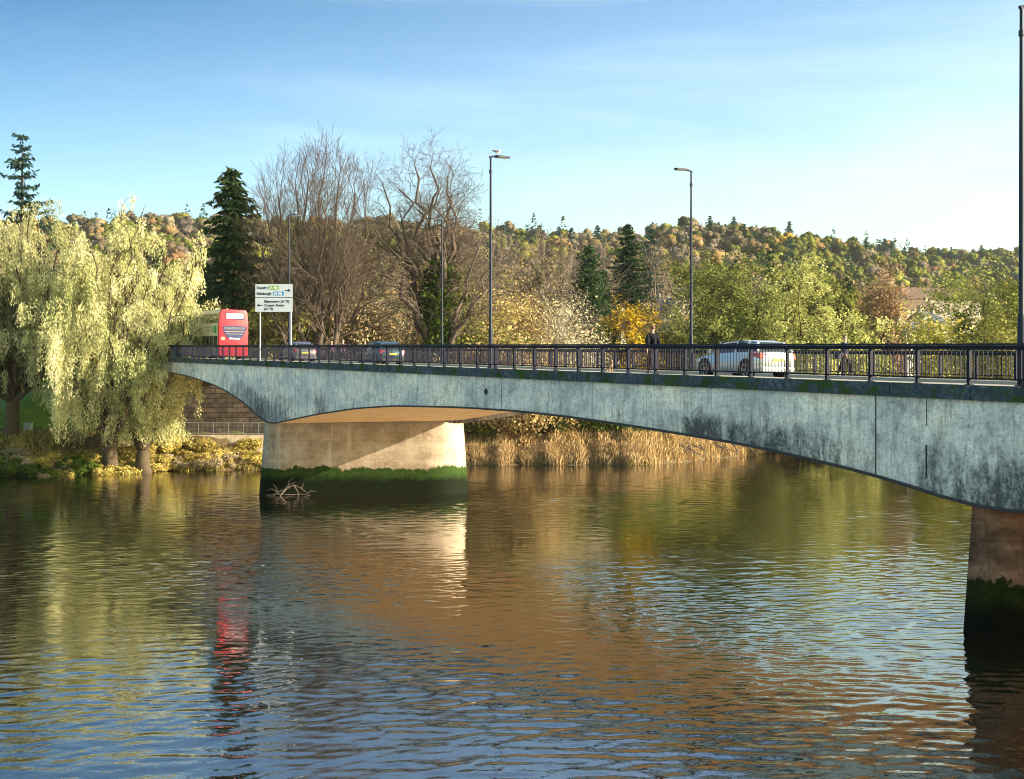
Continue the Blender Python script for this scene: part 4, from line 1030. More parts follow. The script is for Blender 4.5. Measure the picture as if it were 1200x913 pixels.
tag(link('reeds', mesh_np('reeds', V, Fq, M_LEAF, col=C_)), 'bed of tall pale golden reeds along the far bank', 'reeds', kind='stuff')
X = np.concatenate([rng.uniform(11.5, 60, 30000), rng.uniform(-7, 14, 14000)]); e = rng.uniform(0, 6.5, len(X))
V, Fq, C_ = blades(rng, X, bank_y(X)+e, .3, 1.05, P_REED[:3]+[P_OLIVE[1]], .04, .4)
tag(link('bank_grass', mesh_np('bank_grass', V, Fq, M_LEAF, col=C_)), 'short dry rough grass on the far bank around and past the reeds', 'grass', kind='stuff')
X = rng.uniform(-62, -19, 60000); e = rng.uniform(0, 1, len(X))**1.0*12; ok = ~((X > -40) & (e > 4.3)) & ~((e > 11) & (X < -40)); X, e = X[ok], e[ok]
yy = bank_y(X)+e
P_BK = [(.10, .12, .03), (.24, .20, .07), (.44, .36, .12), (.60, .50, .18)]
V, Fq, C_ = blades(rng, X, yy, .12, .55, P_BK, .035, .7)
tag(link('bank_grass', mesh_np('bank_grass_left', V, Fq, M_LEAF, col=C_)), 'rough yellow grass and weeds on the left bank', 'grass', kind='stuff')
# weeds and scrub on the left bank: low leafy clumps
W1 = broad(160, 1.5, 2.4, [(.20, .17, .05), (.42, .34, .10), (.60, .50, .16)], trunk_f=.05, nlead=5, per=14, rad=.17, lf=.13, kids=(2, 2), tw=.8)
W2 = broad(161, 1.8, 2.6, P_IVY, trunk_f=.05, nlead=5, per=16, rad=.2, lf=.15, kids=(2, 2), tw=.8)
W3 = broad(162, 1.3, 2.6, P_BROWN+P_TAN[:1], trunk_f=.05, nlead=5, per=10, rad=.2, lf=.12, kids=(2, 3), tw=.8)
protos = [tree_obj('bank_scrub', u[0], u[1], (0, 0, 0), wood_name='stems') for u in (W1, W2, W3)]; used = set()
LAB = ['yellow scrubby plant on the low left bank', 'dark green leafy scrub on the low left bank', 'brown dead scrub at the edge of the left bank']
GRP = ['yellow bank scrub', 'green bank scrub', 'brown bank scrub']
for k in range(58):
    px = -8+k*5.6; Y0 = 121; x = (px-600)/F*125; e = rr.choice([.6, 1.2, 2.2, 3.2]); Y = float(bank_y(x))+e; x = (px-600)/F*Y
    t = (rr.choice([1, 2, 2, 0]) if px < 95 else rr.choice([0, 0, 0, 0, 2]))
    o = protos[t] if t not in used else copy_tree(protos[t]); used.add(t)
    o.location = (x, Y, float(ter(x, Y))-.05); s_ = rr.uniform(.55, 1.05); o.scale = (s_*1.2, s_, s_*.8); o.rotation_euler = (0, 0, rr.uniform(0, 6.28))
    tag(o, LAB[t], 'scrub', GRP[t])
# boulders
def rock(seed, s_):
    bm = bmesh.new(); bmesh.ops.create_icosphere(bm, subdivisions=3, radius=s_); r2 = random.Random(seed)
    from mathutils import noise as mn
    for v in bm.verts:
        n_ = mn.noise(v.co*1.4/s_+Vector((seed*3.1, 0, 0))); v.co *= 1+.45*n_; v.co.z *= .6; v.co.x *= 1.25
    me = bpy.data.meshes.new('boulder'); bm.to_mesh(me); bm.free(); me.materials.append(paint('boulder_stone', (.24, .19, .14), .95, 0, .5, 3, .2, .6)); return me
rocks = [rock(k, .45) for k in range(5)]
for k in range(26):
    px = 100+k*8; x = (px-600)/F*126; Y = float(bank_y(x))+rr.uniform(.2, 3.2); o = link('boulder', rocks[k % 5], loc=((px-600)/F*Y, Y, float(ter((px-600)/F*Y, Y))+.08), rot=(0, 0, rr.uniform(0, 6)))
    s_ = rr.uniform(.5, 1.3); o.scale = (s_, s_, s_); tag(o, 'brown boulder among weeds at the foot of the left bank', 'boulder', 'boulders along the left bank')
# driftwood
def drift(name, c, pts_list, r, mat, label):
    mb = MB(); rg = random.Random(7)
    for pl in pts_list:
        n = len(pl); mb.tube([Vector(p) for p in pl], [r*(1-.7*i/(n-1)) for i in range(n)], 7)
    return mb.build(name, mat, loc=c, smooth=True, label=label, cat='driftwood')
M_DRIFT = paint('bleached_driftwood', (.17, .135, .11), .9, 0, .5, 6, .2, .4)
c = at(334, 577, 90.2); c[2] = 0
drift('driftwood_branch', c, [[(-.9, 0, -.1), (-.5, 0, .25), (0, -.1, .45), (.6, 0, .75), (1.1, .1, .5), (1.6, 0, .1)], [(0, -.1, .45), (.3, -.3, .8), (.8, -.3, .95)], [(.6, 0, .7), (.9, -.2, .3), (1.0, -.3, -.1)], [(-.5, 0, .25), (-.9, -.1, .5), (-1.2, -.1, .35)], [(.3, 0, .5), (.2, .2, .95), (.5, .2, 1.2)], [(1.1, 0, .5), (1.3, -.2, .85)], [(-1.3, .2, .0), (-.6, .1, .12), (.3, .1, .06), (1.2, .2, .1), (1.9, .1, -.05)], [(.1, 0, .5), (-.2, -.3, .1), (-.3, -.5, -.1)], [(1.5, 0, .15), (1.8, -.1, .35), (2.1, -.1, .3)], [(-.5, 0, .3), (-.6, -.2, .62), (-.8, -.2, .8)]], .055, M_DRIFT, 'bleached driftwood branch caught against the mossy pier')
for (px, py, Y, s_, lab) in ((845, 527, 158, 1.0, 'pale tangled tree roots leaning over the far bank'), (800, 530, 150, .7, 'fallen grey branches lying at the water edge past the reeds')):
    Y = float(bank_y((px-600)/F*Y))+.8; c = at(px, py, Y); c[2] = max(.3, float(ter(c[0], c[1])))
    rg = random.Random(px); pls = []
    for k in range(13):
        x0 = rg.uniform(-2.5, 2.5); p = [x0, rg.uniform(-.3, .8), 1.6+rg.uniform(-.3, .4)]; pl = [tuple(p)]; dx = rg.uniform(.1, .8)
        for q in range(6): p = [p[0]+dx*rg.uniform(.3, 1.3), p[1]-rg.uniform(0, .3), p[2]-rg.uniform(-.05, .5)]; pl.append((p[0]*s_, p[1]*s_, p[2]*s_))
        pl[0] = tuple(v*s_ for v in pl[0]); pls.append(pl)
    drift('driftwood_tangle', c, pls, .10*s_, M_DRIFT, lab)
# ------------------------------------------------------------------ lamp posts
M_POLE = paint('lamp_post_paint', (.010, .018, .045), .5, 0, .25, 4, .25)
M_HEAD = paint('lantern_grey', (.02, .028, .06), .5, 0, .2, 5, .3)
M_LED = paint('lantern_lens', (.6, .6, .58), .2, 0, .1, 5)
def lamp(s, t, toward, H, label, arm=.55):
    c = st(s, t, deck(s)); a = ANGW if toward > 0 else ANGW+math.pi
    e = empty('street_lamp', tuple(c), (0, 0, a), label=label, cat='street lamp', group='street lamps on the bridge')
    mb = MB(); mb.lathe([(.17, 0), (.17, .03), (.105, .04), (.10, 1.75), (.085, 1.85), (.07, 1.9), (.065, 4.5), (.056, 7.0), (.045, H-.35), (.045, H)], 14)
    mb.build('pole', M_POLE, e, smooth=True)
    mb = MB(); mb.box(.098, .106, -.055, .055, .55, 1.15); mb.build('access_door', paint('lamp_door', (.04, .05, .08), .5), e)
    mb = MB(); mb.lathe([(.07, H-.75), (.075, H-.72), (.075, H-.62), (.07, H-.6)], 12); mb.build('collar', M_HEAD, e, smooth=True)
    mb = MB(); mb.tube([(-.06, 0, H-.02), (.1, 0, H+.03), (.3, 0, H+.05)], [.05, .045, .04], 8); mb.build('arm', M_HEAD, e, smooth=True)
    mb = MB(); mb.prism([(.22, -.10), (.32, -.15), (.9, -.13), (1.0, -.06), (1.0, .06), (.9, .13), (.32, .15), (.22, .10)], H+.01, H+.10)
    hd = mb.build('lantern', M_HEAD, e, bevel=.02)
    mb = MB(); mb.box(.4, .88, -.10, .10, H-.005, H+.008); mb.build('lens', M_LED, hd)
    return e, c
def on_near(px): return s_of_px(px)
def H_top(px, top, s, t): return EYE+(HOR-top)/F*st(s, t)[1]-deck(s)
s1 = ray(575, .55); L1, c1 = lamp(s1, .55, 1, H_top(575, 184, s1, .55), 'tall street lamp with a gull perched on its lantern')
s2 = ray(339, 1.75); lamp(s2, 1.75, 1, H_top(339, 252, s2, 1.75), 'street lamp rising behind the white direction sign')
s3 = ray(1197, .55); lamp(s3, .55, 1, 9.75, 'nearest street lamp at the right edge of the photo')
s4 = ray(810, DW-.6); lamp(s4, DW-.6, -1, H_top(810, 201, s4, DW-.6), 'street lamp on the far footway behind the silver car')
s5 = ray(518, DW-.6); lamp(s5, DW-.6, -1, H_top(518, 258, s5, DW-.6), 'smaller street lamp in front of the ivy-clad trunk')
#s6 = s5+29; lamp(s6, DW-.6, -1, 9.3, 'distant street lamp just behind the red bus')
# bracket and sensor on the nearest lamp
mb = MB(); c = st(s3, .55, deck(s3)); mb.box(-.12, -.05, -.08, .08, 3.2, 3.5); mb.build('control_box', M_LED, None, loc=tuple(c), rot=(0, 0, ANG+math.pi/2))
bpy.data.objects['control_box'].parent = [o for o in COL.objects if o.name.startswith('street_lamp') and 'nearest' in o['label']][0]
bpy.data.objects['control_box'].location = (0, 0, 0); bpy.data.objects['control_box'].rotation_euler = (0, 0, math.pi)

# ------------------------------------------------------------------ skinned figures
def skinned(name, verts, edges, rad, mat, parent, sub=2, root=0, loc=None, rot=None, scl=None):
    me = bpy.data.meshes.new(name); me.from_pydata([tuple(v) for v in verts], edges, [])
    o = bpy.data.objects.new(name, me); COL.objects.link(o)
    sm = o.modifiers.new('skin', 'SKIN'); sm.use_smooth_shade = True; sm.branch_smoothing = .4
    for i, sv in enumerate(me.skin_vertices[0].data):
        r_ = rad[i]; sv.radius = (r_, r_) if not hasattr(r_, '__len__') else r_; sv.use_root = (i == root)
    sb = o.modifiers.new('sub', 'SUBSURF'); sb.levels = sb.render_levels = sub
    bpy.context.view_layer.update()
    m2 = bpy.data.meshes.new_from_object(o.evaluated_get(bpy.context.evaluated_depsgraph_get())); m2.name = name
    bpy.data.objects.remove(o); bpy.data.meshes.remove(me)
    m2.materials.clear(); m2.materials.append(mat); m2.polygons.foreach_set('use_smooth', [True]*len(m2.polygons))
    return link(name, m2, parent, loc, rot)
M_SKIN = paint('skin', (.42, .24, .17), .5, 0, .1, 6); M_SKIN2 = paint('fair_skin', (.55, .36, .28), .5, 0, .1, 6)
def person(loc, head, Ht, label, jacket, trousers, shoes, hair, stride=.25, skin=None, bun=False, bulky=1.0, arm_swing=.2, hand_bag=None, group=None):
    """local +x is the way the figure walks; joints for a 1.75 m body, scaled to Ht"""
    e = empty('person', tuple(loc), (0, 0, head), label=label, cat='person', group=group); k = Ht/1.75; skin = skin or M_SKIN
    S = lambda v: tuple(x*k for x in v)
    hip = .93; kf = stride
    jt = {'pel': (0, 0, hip), 'waist': (.01, 0, 1.08), 'chest': (.0, 0, 1.30), 'neck': (.01, 0, 1.47), 'head0': (.02, 0, 1.55), 'head1': (.03, 0, 1.66), 'crown': (.015, 0, 1.70)}
    leg = {}
    for sd, f in ((1, kf), (-1, -kf)):
        leg[sd] = [(0, .09*sd, hip-.03), (f*.45+.05, .095*sd, .50), (f*.9-(0.06 if f < 0 else 0), .09*sd, .09 if f > 0 else .11)]
    arm = {}
    for sd, f in ((1, -arm_swing), (-1, arm_swing)):
        arm[sd] = [(0, .165*sd*bulky, 1.37), (f*.5-.02, .235*sd*bulky, 1.13), (f*1.0+.05, .24*sd*bulky, .89), (f*1.1+.06, .24*sd*bulky, .81)]
    # body (one continuous figure: head, neck, trunk, arms with fingers, legs)
    V = [jt[n] for n in ('pel', 'waist', 'chest', 'neck', 'head0', 'head1', 'crown')]; E = [(i, i+1) for i in range(6)]; Rd = [.12, .11, .13, .055, .075, .088, .06]
    for sd in (1, -1):
        b = len(V); V += leg[sd]+[(leg[sd][2][0]+.13, leg[sd][2][1], .045)]; Rd += [.085, .055, .04, .03]; E += [(0, b), (b, b+1), (b+1, b+2), (b+2, b+3)]
        b = len(V); V += arm[sd]; Rd += [.055, .042, .03, (.036, .018)]; E += [(2, b), (b, b+1), (b+1, b+2), (b+2, b+3)]
        hx, hy, hz = arm[sd][3]
        for q, dx in enumerate((-.03, -.01, .012, .032)):
            c_ = len(V); V += [(hx+dx, hy, hz-.05), (hx+dx+.008, hy-.012*sd, hz-.085-(.008 if q in (1, 2) else 0))]; Rd += [.0095, .008]; E += [(b+3, c_), (c_, c_+1)]
        c_ = len(V); V += [(hx+.045, hy-.012*sd, hz-.01), (hx+.06, hy-.02*sd, hz-.045)]; Rd += [.010, .008]; E += [(b+3, c_), (c_, c_+1)]
    # nose, ears
    c_ = len(V); V += [(.125, 0, 1.615)]; Rd += [.013]; E += [(5, c_)]
    for sd in (1, -1): c_ = len(V); V += [(.02, .088*sd, 1.62)]; Rd += [(.022, .012)]; E += [(5, c_)]
    skinned('body', [S(v) for v in V], E, [tuple(x*k for x in r_) if hasattr(r_, '__len__') else r_*k for r_ in Rd], skin, e)
    fm = MB()
    for sd in (1, -1): fm.lathe([(.002, 0), (.011, .003), (.011, .01), (.002, .013)], 8, 'x', (.105*k, .033*sd*k, 1.635*k))
    fm.build('eyes', paint('dark_eyes', (.03, .02, .02), .3), e, smooth=True)
    fm = MB(); fm.box(.108*k, .116*k, -.025*k, .025*k, 1.573*k, 1.583*k); fm.build('mouth', paint('lips', (.30, .12, .10), .5), e)
    V = [(0, 0, hip-.02), (.01, 0, 1.08), (0, 0, 1.26), (0, 0, 1.37), (.01, 0, 1.46)]; Rd = [(.15, .185*bulky), (.135, .165*bulky), (.14, .185*bulky), (.11, .14*bulky), (.075, .085)]; E = [(0, 1), (1, 2), (2, 3), (3, 4)]
    for sd in (1, -1):
        b = len(V); V += arm[sd][:3]; Rd += [.085*bulky, .072*bulky, .052]; E += [(3, b), (b, b+1), (b+1, b+2)]
    skinned('jacket', [S(v) for v in V], E, [tuple(x*k for x in r_) if hasattr(r_, '__len__') else r_*k for r_ in Rd], jacket, e, root=1)
    V = [(0, 0, hip+.03), (0, 0, hip-.04)]; Rd = [(.13, .15), (.125, .15)]; E = [(0, 1)]
    for sd in (1, -1):
        b = len(V); V += leg[sd]; Rd += [.095, .072, .058]; E += [(1, b), (b, b+1), (b+1, b+2)]
    skinned('trousers', [S(v) for v in V], E, [tuple(x*k for x in r_) if hasattr(r_, '__len__') else r_*k for r_ in Rd], trousers, e)
    for sd in (1, -1):
        x, y, z = leg[sd][2]
        skinned('shoe', [S((x-.06, y, .045+z-.09)), S((x+.05, y, .045+z-.09)), S((x+.17, y, .038))], [(0, 1), (1, 2)], [(.05*k, .045*k), (.05*k, .045*k), (.035*k, .04*k)], shoes, e, 2)
    hv = [(-.03, 0, 1.58), (-.015, 0, 1.675), (.03, 0, 1.73)]
    skinned('hair', [S(v) for v in hv], [(0, 1), (1, 2)], [(.08*k, .09*k), (.098*k, .10*k), (.07*k, .075*k)], hair, e)
    if bun: skinned('hair_bun', [S((-.10, 0, 1.72)), S((-.12, 0, 1.76))], [(0, 1)], [.035*k, .03*k], hair, e)
    return e
M_BLACKJ = paint('black_jacket', (.006, .008, .016), .8, 0, .4, 8, .15); M_NAVY = paint('navy_top', (.015, .02, .05), .8, 0, .3, 8)
M_TRB = paint('dark_brown_trousers', (.045, .022, .02), .85, 0, .3, 8, .15); M_TRK = paint('black_trousers', (.015, .015, .02), .85, 0, .3, 8)
M_SHB = paint('black_shoes', (.012, .012, .014), .4); M_SHW = paint('pale_trainers', (.62, .55, .52), .6)
M_HAIRG = paint('short_grey_brown_hair', (.16, .09, .07), .8); M_HAIRD = paint('dark_hair', (.03, .018, .014), .6); M_HAIRL = paint('light_hair', (.50, .42, .34), .8)
M_PURPJ = paint('purple_jacket', (.10, .04, .13), .8); M_WINE = paint('dark_wine_coat', (.09, .03, .05), .8)
s_ = ray(765, 1.05); person(st(s_, 1.05, deck(s_)), ANG-.1, 1.83, 'man in a black jacket walking away along the near footway', M_BLACKJ, M_TRB, M_SHB, M_HAIRG, stride=.16, bulky=1.15, arm_swing=.14)
s_ = ray(990, DW-1.5); person(st(s_, DW-1.5, deck(s_)), ANG+math.pi+.1, 1.72, 'person with a dark hair bun in a navy top on the far footway', M_NAVY, M_TRK, M_SHW, M_HAIRD, stride=.30, skin=M_SKIN2, bun=True, arm_swing=.25)
sp9 = s_; 
s_ = ray(388.5, DW-1.6); person(st(s_, DW-1.6, deck(s_)), ANG+math.pi, 1.66, 'light-haired person in purple, left one of the pair seen over the handrail', M_PURPJ, M_TRK, M_SHB, M_HAIRL, stride=.2, skin=M_SKIN2)
s_ = ray(402, DW-1.4); person(st(s_, DW-1.4, deck(s_)), ANG+math.pi, 1.76, 'white-haired person in a dark wine coat, right one of the pair seen over the handrail', M_WINE, M_TRK, M_SHB, paint('white_hair', (.68, .64, .6), .8), stride=.2, skin=M_SKIN2)
# shoulder bag of the navy person: hangs from the person, a thing of its own
mb = MB(); mb.prism([(-.17, 0), (.17, 0), (.19, .26), (-.19, .26)], -.06, .06, M=Matrix.Rotation(math.pi/2, 4, 'X')); 
s_ = sp9; c = st(s_, DW-1.5, deck(s_)); cb = Vector(c)+Vector(U*.12)+Vector(W*-.32)+Vector((0, 0, .72))
bg = mb.build('shoulder_bag', paint('dark_teal_bag', (.02, .04, .06), .7), loc=cb, rot=(0, 0, ANG), bevel=.02, label='dark shoulder bag at the hip of the person in navy', cat='bag')
mb = MB(); mb.tube([(-.14, 0, .25), (-.10, .10, .55), (-.02, .2, .70), (.06, .12, .55), (.14, 0, .25)], .012, 6); mb.build('strap', paint('dark_teal_bag', (0, 0, 0)), bg)
# the dog
s_ = ray(715, .75); c = st(s_, .75, deck(s_))
dg = empty('dog', tuple(c), (0, 0, ANG+2.8), label='small tan dog on the near footway behind the railing', cat='dog')
V = [(-.2, 0, .27), (0, 0, .26), (.16, 0, .28), (.25, 0, .36), (.31, 0, .41), (.40, 0, .385), (.44, 0, .375)]; E = [(i, i+1) for i in range(6)]; Rd = [(.065, .07), (.07, .075), (.08, .08), .055, .06, .032, .022]
for x, kx in ((.16, -1), (-.2, 1)):
    for sd in (1, -1):
        b = len(V); a = 0 if x < 0 else 2
        if x > 0: V += [(.17, .055*sd, .20), (.155, .058*sd, .11), (.165, .058*sd, .03), (.19, .058*sd, .018)]
        else: V += [(-.17, .06*sd, .19), (-.25, .06*sd, .115), (-.225, .06*sd, .03), (-.20, .06*sd, .018)]
        Rd += [.035, .02, .016, .018]; E += [(a, b), (b, b+1), (b+1, b+2), (b+2, b+3)]
for sd in (1, -1): b = len(V); V += [(.30, .045*sd, .46), (.295, .05*sd, .49)]; Rd += [.016, .008]; E += [(4, b), (b, b+1)]
b = len(V); V += [(-.28, 0, .31), (-.33, 0, .39), (-.34, 0, .45)]; Rd += [.02, .014, .008]; E += [(0, b), (b, b+1), (b+1, b+2)]
skinned('body', V, E, Rd, paint('tan_dog_coat', (.48, .30, .17), .9, 0, .35, 9), dg, root=1)
# the gull
c = Vector(c1)+Vector(W*.36)+Vector((0, 0, H_top(575, 184, s1, .55)+.105))
gl = empty('gull', c, (0, 0, ANGW-.1), label='gull standing on top of the lantern of the tall lamp', cat='bird')
skinned('body', [(-.16, 0, .20), (-.04, 0, .15), (.07, 0, .17), (.13, 0, .24), (.15, 0, .285), (.17, 0, .285)], [(0, 1), (1, 2), (2, 3), (3, 4), (4, 5)], [(.02, .035), (.06, .065), (.06, .065), .035, .036, .022], paint('white_plumage', (.75, .75, .74), .8), gl, root=1)
for sd in (1, -1): skinned('wing', [(.06, .055*sd, .19), (-.06, .058*sd, .18), (-.20, .03*sd, .20), (-.27, .01*sd, .22)], [(0, 1), (1, 2), (2, 3)], [(.02, .035), (.018, .045), (.012, .03), .008], paint('grey_wing', (.10, .11, .12), .8), gl)
mb = MB()
for sd in (1, -1): mb.tube([(.0, .025*sd, .11), (.0, .025*sd, .0)], .007, 5); mb.box(-.005, .04, .025*sd-.018, .025*sd+.018, 0, .008)
mb.build('legs', paint('yellow_legs', (.5, .3, .05), .6), gl)
mb = MB(); mb.tube([(.185, 0, .283), (.23, 0, .27)], [.010, .003], 6); mb.build('beak', paint('yellow_beak', (.6, .4, .05), .5), gl)

# ------------------------------------------------------------------ cars
def glassm():
    m, nt, out = nmat('tinted_glass'); prin(nt, out, (.02, .025, .03), .05, 0, .8); return m
M_GLASS = glassm(); M_TYRE = paint('tyre_rubber', (.018, .018, .02), .85); M_RIM = paint('alloy_rim', (.55, .56, .58), .3, .8, .1, 9)
M_REDL = paint('red_tail_lamp', (.55, .015, .02), .2, 0, .1, 5, .6); M_DPL = paint('black_plastic', (.02, .02, .022), .6)
def car(s, t, label, col, Lc=4.25, Wd=1.76, Hc=1.47, colname='car_paint', seed=0, extra=0, roof_rails=False, group=None):
    c = st(s, t, deck(s)-.11); e = empty('parked_car' if False else 'car', tuple(c), (0, SLOPE, ANG), label=label, cat='car')
    mp, nt, out = nmat(colname); prin(nt, out, col, .25, .45, .5, Coat_Weight=1.0, Coat_Roughness=.05)
    hw = Wd/2; xf, xr = Lc/2, -Lc/2
    # lower body: stations along x -> (x, z_low, z_belt, half width)
    stn = [(xr, .42, .80, hw*.80), (xr+.06, .30, .95, hw*.90), (xr+.3, .24, 1.0, hw*.98), (xr+.9, .22, .99, hw), (xr+1.5, .20, .97, hw), (0, .20, .95, hw), (xf-1.35, .20, .92, hw), (xf-.75, .22, .83, hw*.98), (xf-.3, .24, .73, hw*.92), (xf-.06, .30, .62, hw*.82), (xf, .38, .52, hw*.72)]
    V = []; Fc = []
    for x, zl, zb, w in stn:
        V += [(x, -w*.93, zl), (x, -w, zl+.12), (x, -w, (zl+zb)/2+.05), (x, -w*.93, zb), (x, -w*.5, zb+.035), (x, 0, zb+.045), (x, w*.5, zb+.035), (x, w*.93, zb), (x, w, (zl+zb)/2+.05), (x, w, zl+.12), (x, w*.93, zl), (x, 0, zl-.02)]
    n = 12
    for i in range(len(stn)-1):
        for k in range(n): Fc.append((i*n+k, i*n+(k+1) % n, (i+1)*n+(k+1) % n, (i+1)*n+k))
    Fc += [tuple(range(n)), tuple((len(stn)-1)*n+k for k in range(n))[::-1]]
    mb = MB(); mb.add(V, Fc)
    # roof shell
    R_ = [(xr+.42, 1.30, hw*.62), (xr+.55, 1.42, hw*.68), (xr+1.1, Hc-.01, hw*.72), (xr+1.9, Hc, hw*.73), (xr+2.4, Hc-.03, hw*.72), (xr+2.75, Hc-.11, hw*.68)]
    b0 = [(x, y, z) for x, z, w in R_ for y in (-w, -w*.6, 0, w*.6, w) for z in (z+(-.05 if abs(y) == w else (.0 if y == 0 else -.01)),)]
    V = b0+[(x, y*.985, z-.05) for x, y, z in b0]; m_ = len(R_); Fc = []
    for i in range(m_-1):
        for k in range(4): Fc.append((i*5+k, i*5+k+1, (i+1)*5+k+1, (i+1)*5+k)); Fc.append((30+i*5+k, 30+(i+1)*5+k, 30+(i+1)*5+k+1, 30+i*5+k+1))
    for i in range(m_-1): Fc.append((i*5, (i+1)*5, 30+(i+1)*5, 30+i*5)); Fc.append((i*5+4, 30+i*5+4, 30+(i+1)*5+4, (i+1)*5+4))
    Fc += [(0, 30, 31, 1), (1, 31, 32, 2), (2, 32, 33, 3), (3, 33, 34, 4)]; q_ = (m_-1)*5; Fc += [(q_+k, q_+k+1, 30+q_+k+1, 30+q_+k) for k in range(4)]
    mb.add(V, Fc)
    # pillars
    for sd in (1, -1):
        for (x0, z0, w0, x1, z1, w1, r_) in ((xr+.20, 1.0, .9, xr+.5, 1.36, .66, .06), (xr+1.55, .97, .92, xr+1.6, 1.42, .70, .035), (xf-1.30, .93, .90, xr+2.72, 1.34, .66, .035), (xr+.75, .98, .9, xr+.95, 1.38, .68, .045)):
            mb.tube([(x0, sd*hw*w0, z0), (x1, sd*hw*w1, z1)], r_, 6)
    mb.build('body', mp, e, smooth=True)
    # glass house
    G_ = [(xr+.22, 1.0, hw*.84), (xr+1.5, .98, hw*.90), (xf-1.22, .93, hw*.86)]; T_ = [(xr+.50, 1.36, hw*.61), (xr+1.5, Hc-.06, hw*.69), (xr+2.70, Hc-.14, hw*.65)]
    V = []
    for (x, z, w), (x2, z2, w2) in zip(G_, T_): V += [(x, -w, z), (x, w, z), (x2, w2, z2), (x2, -w2, z2)]
    Fc = [(0, 1, 2, 3)]+[(i*4+k, i*4+(k+1) % 4, i*4+4+(k+1) % 4, i*4+4+k) for i in range(2) for k in range(4)]+[(11, 10, 9, 8)]
    mb = MB(); mb.add(V, Fc); mb.build('windows', M_GLASS, e)
    for wx in (xr+.82, xf-.86):
        for sd in (1, -1):
            w_ = MB(); w_.lathe([(.20, -.10), (.30, -.105), (.325, -.07), (.325, .07), (.30, .105), (.20, .10)], 24, 'y'); 
            wo = w_.build('wheel', M_TYRE, e, smooth=True, loc=(wx, sd*(hw-.09), .325))
            r_ = MB()
            r_.lathe([(.05, .0), (.05, .108)], 12, 'y')
            for q in range(5):
                a = q*2*math.pi/5; Mx = Matrix.Rotation(a, 4, 'Y'); r_.box(.03, .215, .08, .10, -.035, .035, M=Mx)
            for q in range(24):
                a = q*2*math.pi/24; Mx = Matrix.Rotation(a, 4, 'Y'); r_.box(.20, .225, .07, .106, -.03, .03, M=Mx)
            r_.build('rim', M_RIM, wo, rot=(0, 0, 0 if sd > 0 else math.pi))
        ar = MB()
        for sd in (1, -1):
            pts = [(wx+.40*math.cos(a), sd*(hw*1.0-.002), .325+.40*math.sin(a)) for a in np.linspace(-.15, math.pi+.15, 15)]; ar.tube(pts, .028, 5)
            ar.lathe([(.37, sd*(hw-.2)), (.37, sd*(hw+.004))], 24, 'y', (wx, 0, .34))
        ar.build('wheel_arch', M_DPL, e)
    for sd in (1, -1):
        mb = MB(); mb.add([(xr+.02, sd*hw*.50, .90), (xr+.02, sd*hw*.52, .76), (xr+.03, sd*hw*.93, .74), (xr+.45, sd*hw*1.0, .86), (xr+.38, sd*hw*.99, .97), (xr+.05, sd*hw*.90, .96), (xr+.14, sd*hw*.5, .92), (xr+.14, sd*hw*.5, .76)], [(0, 1, 2, 5), (2, 3, 4, 5), (0, 5, 4, 6), (1, 7, 3, 2)]); mb.build('tail_light', M_REDL, e, bevel=0)
        mb = MB(); mb.box(xf-1.35, xf-1.2, sd*(hw+.03)-.06*1, sd*(hw+.03)+.09, .93, 1.06) if sd > 0 else mb.box(xf-1.35, xf-1.2, -(hw+.12), -(hw-.03), .93, 1.06); mb.build('door_mirror', mp, e, bevel=.02)
        mb = MB(); mb.box(xf-.35, xf-.1, sd*hw*.6, sd*hw*.86, .58, .69); mb.build('headlight', M_LED, e, bevel=.02)
    mb = MB(); mb.box(xr-.02, xr+.03, -.26, .26, .66, .77); mb.build('number_plate', paint('yellow_plate', (.75, .62, .10), .5), e)
    mb = MB(); mb.box(xr-.03, xr+.25, -hw*.86, hw*.86, .27, .45); mb.build('bumper', M_DPL if extra else mp, e, bevel=.04)
    mb = MB(); mb.tube([(xr+.06, 0, 1.05), (xr+.09, .3, 1.08)], .008, 5); mb.build('rear_wiper', M_DPL, e)
    return e
sc1 = ray(900, 4.1)
car(sc1+1.9-.1, 4.3, 'silver hatchback with red tail lights driving away behind the railing', (.62, .66, .72), colname='silver_car_paint', Hc=1.50)
sc2 = ray(457, 4.1)
car(sc2+1.9, 4.2, 'dark blue car driving away, nearer the camera than the grey one', (.03, .07, .12), colname='dark_blue_car_paint', Hc=1.55, extra=1)
sc3 = ray(354, 4.1)
car(sc3+1.9, 4.3, 'grey car nearest the bus, its rear window above the handrail', (.16, .16, .21), colname='grey_car_paint', Hc=1.60, Wd=1.8)

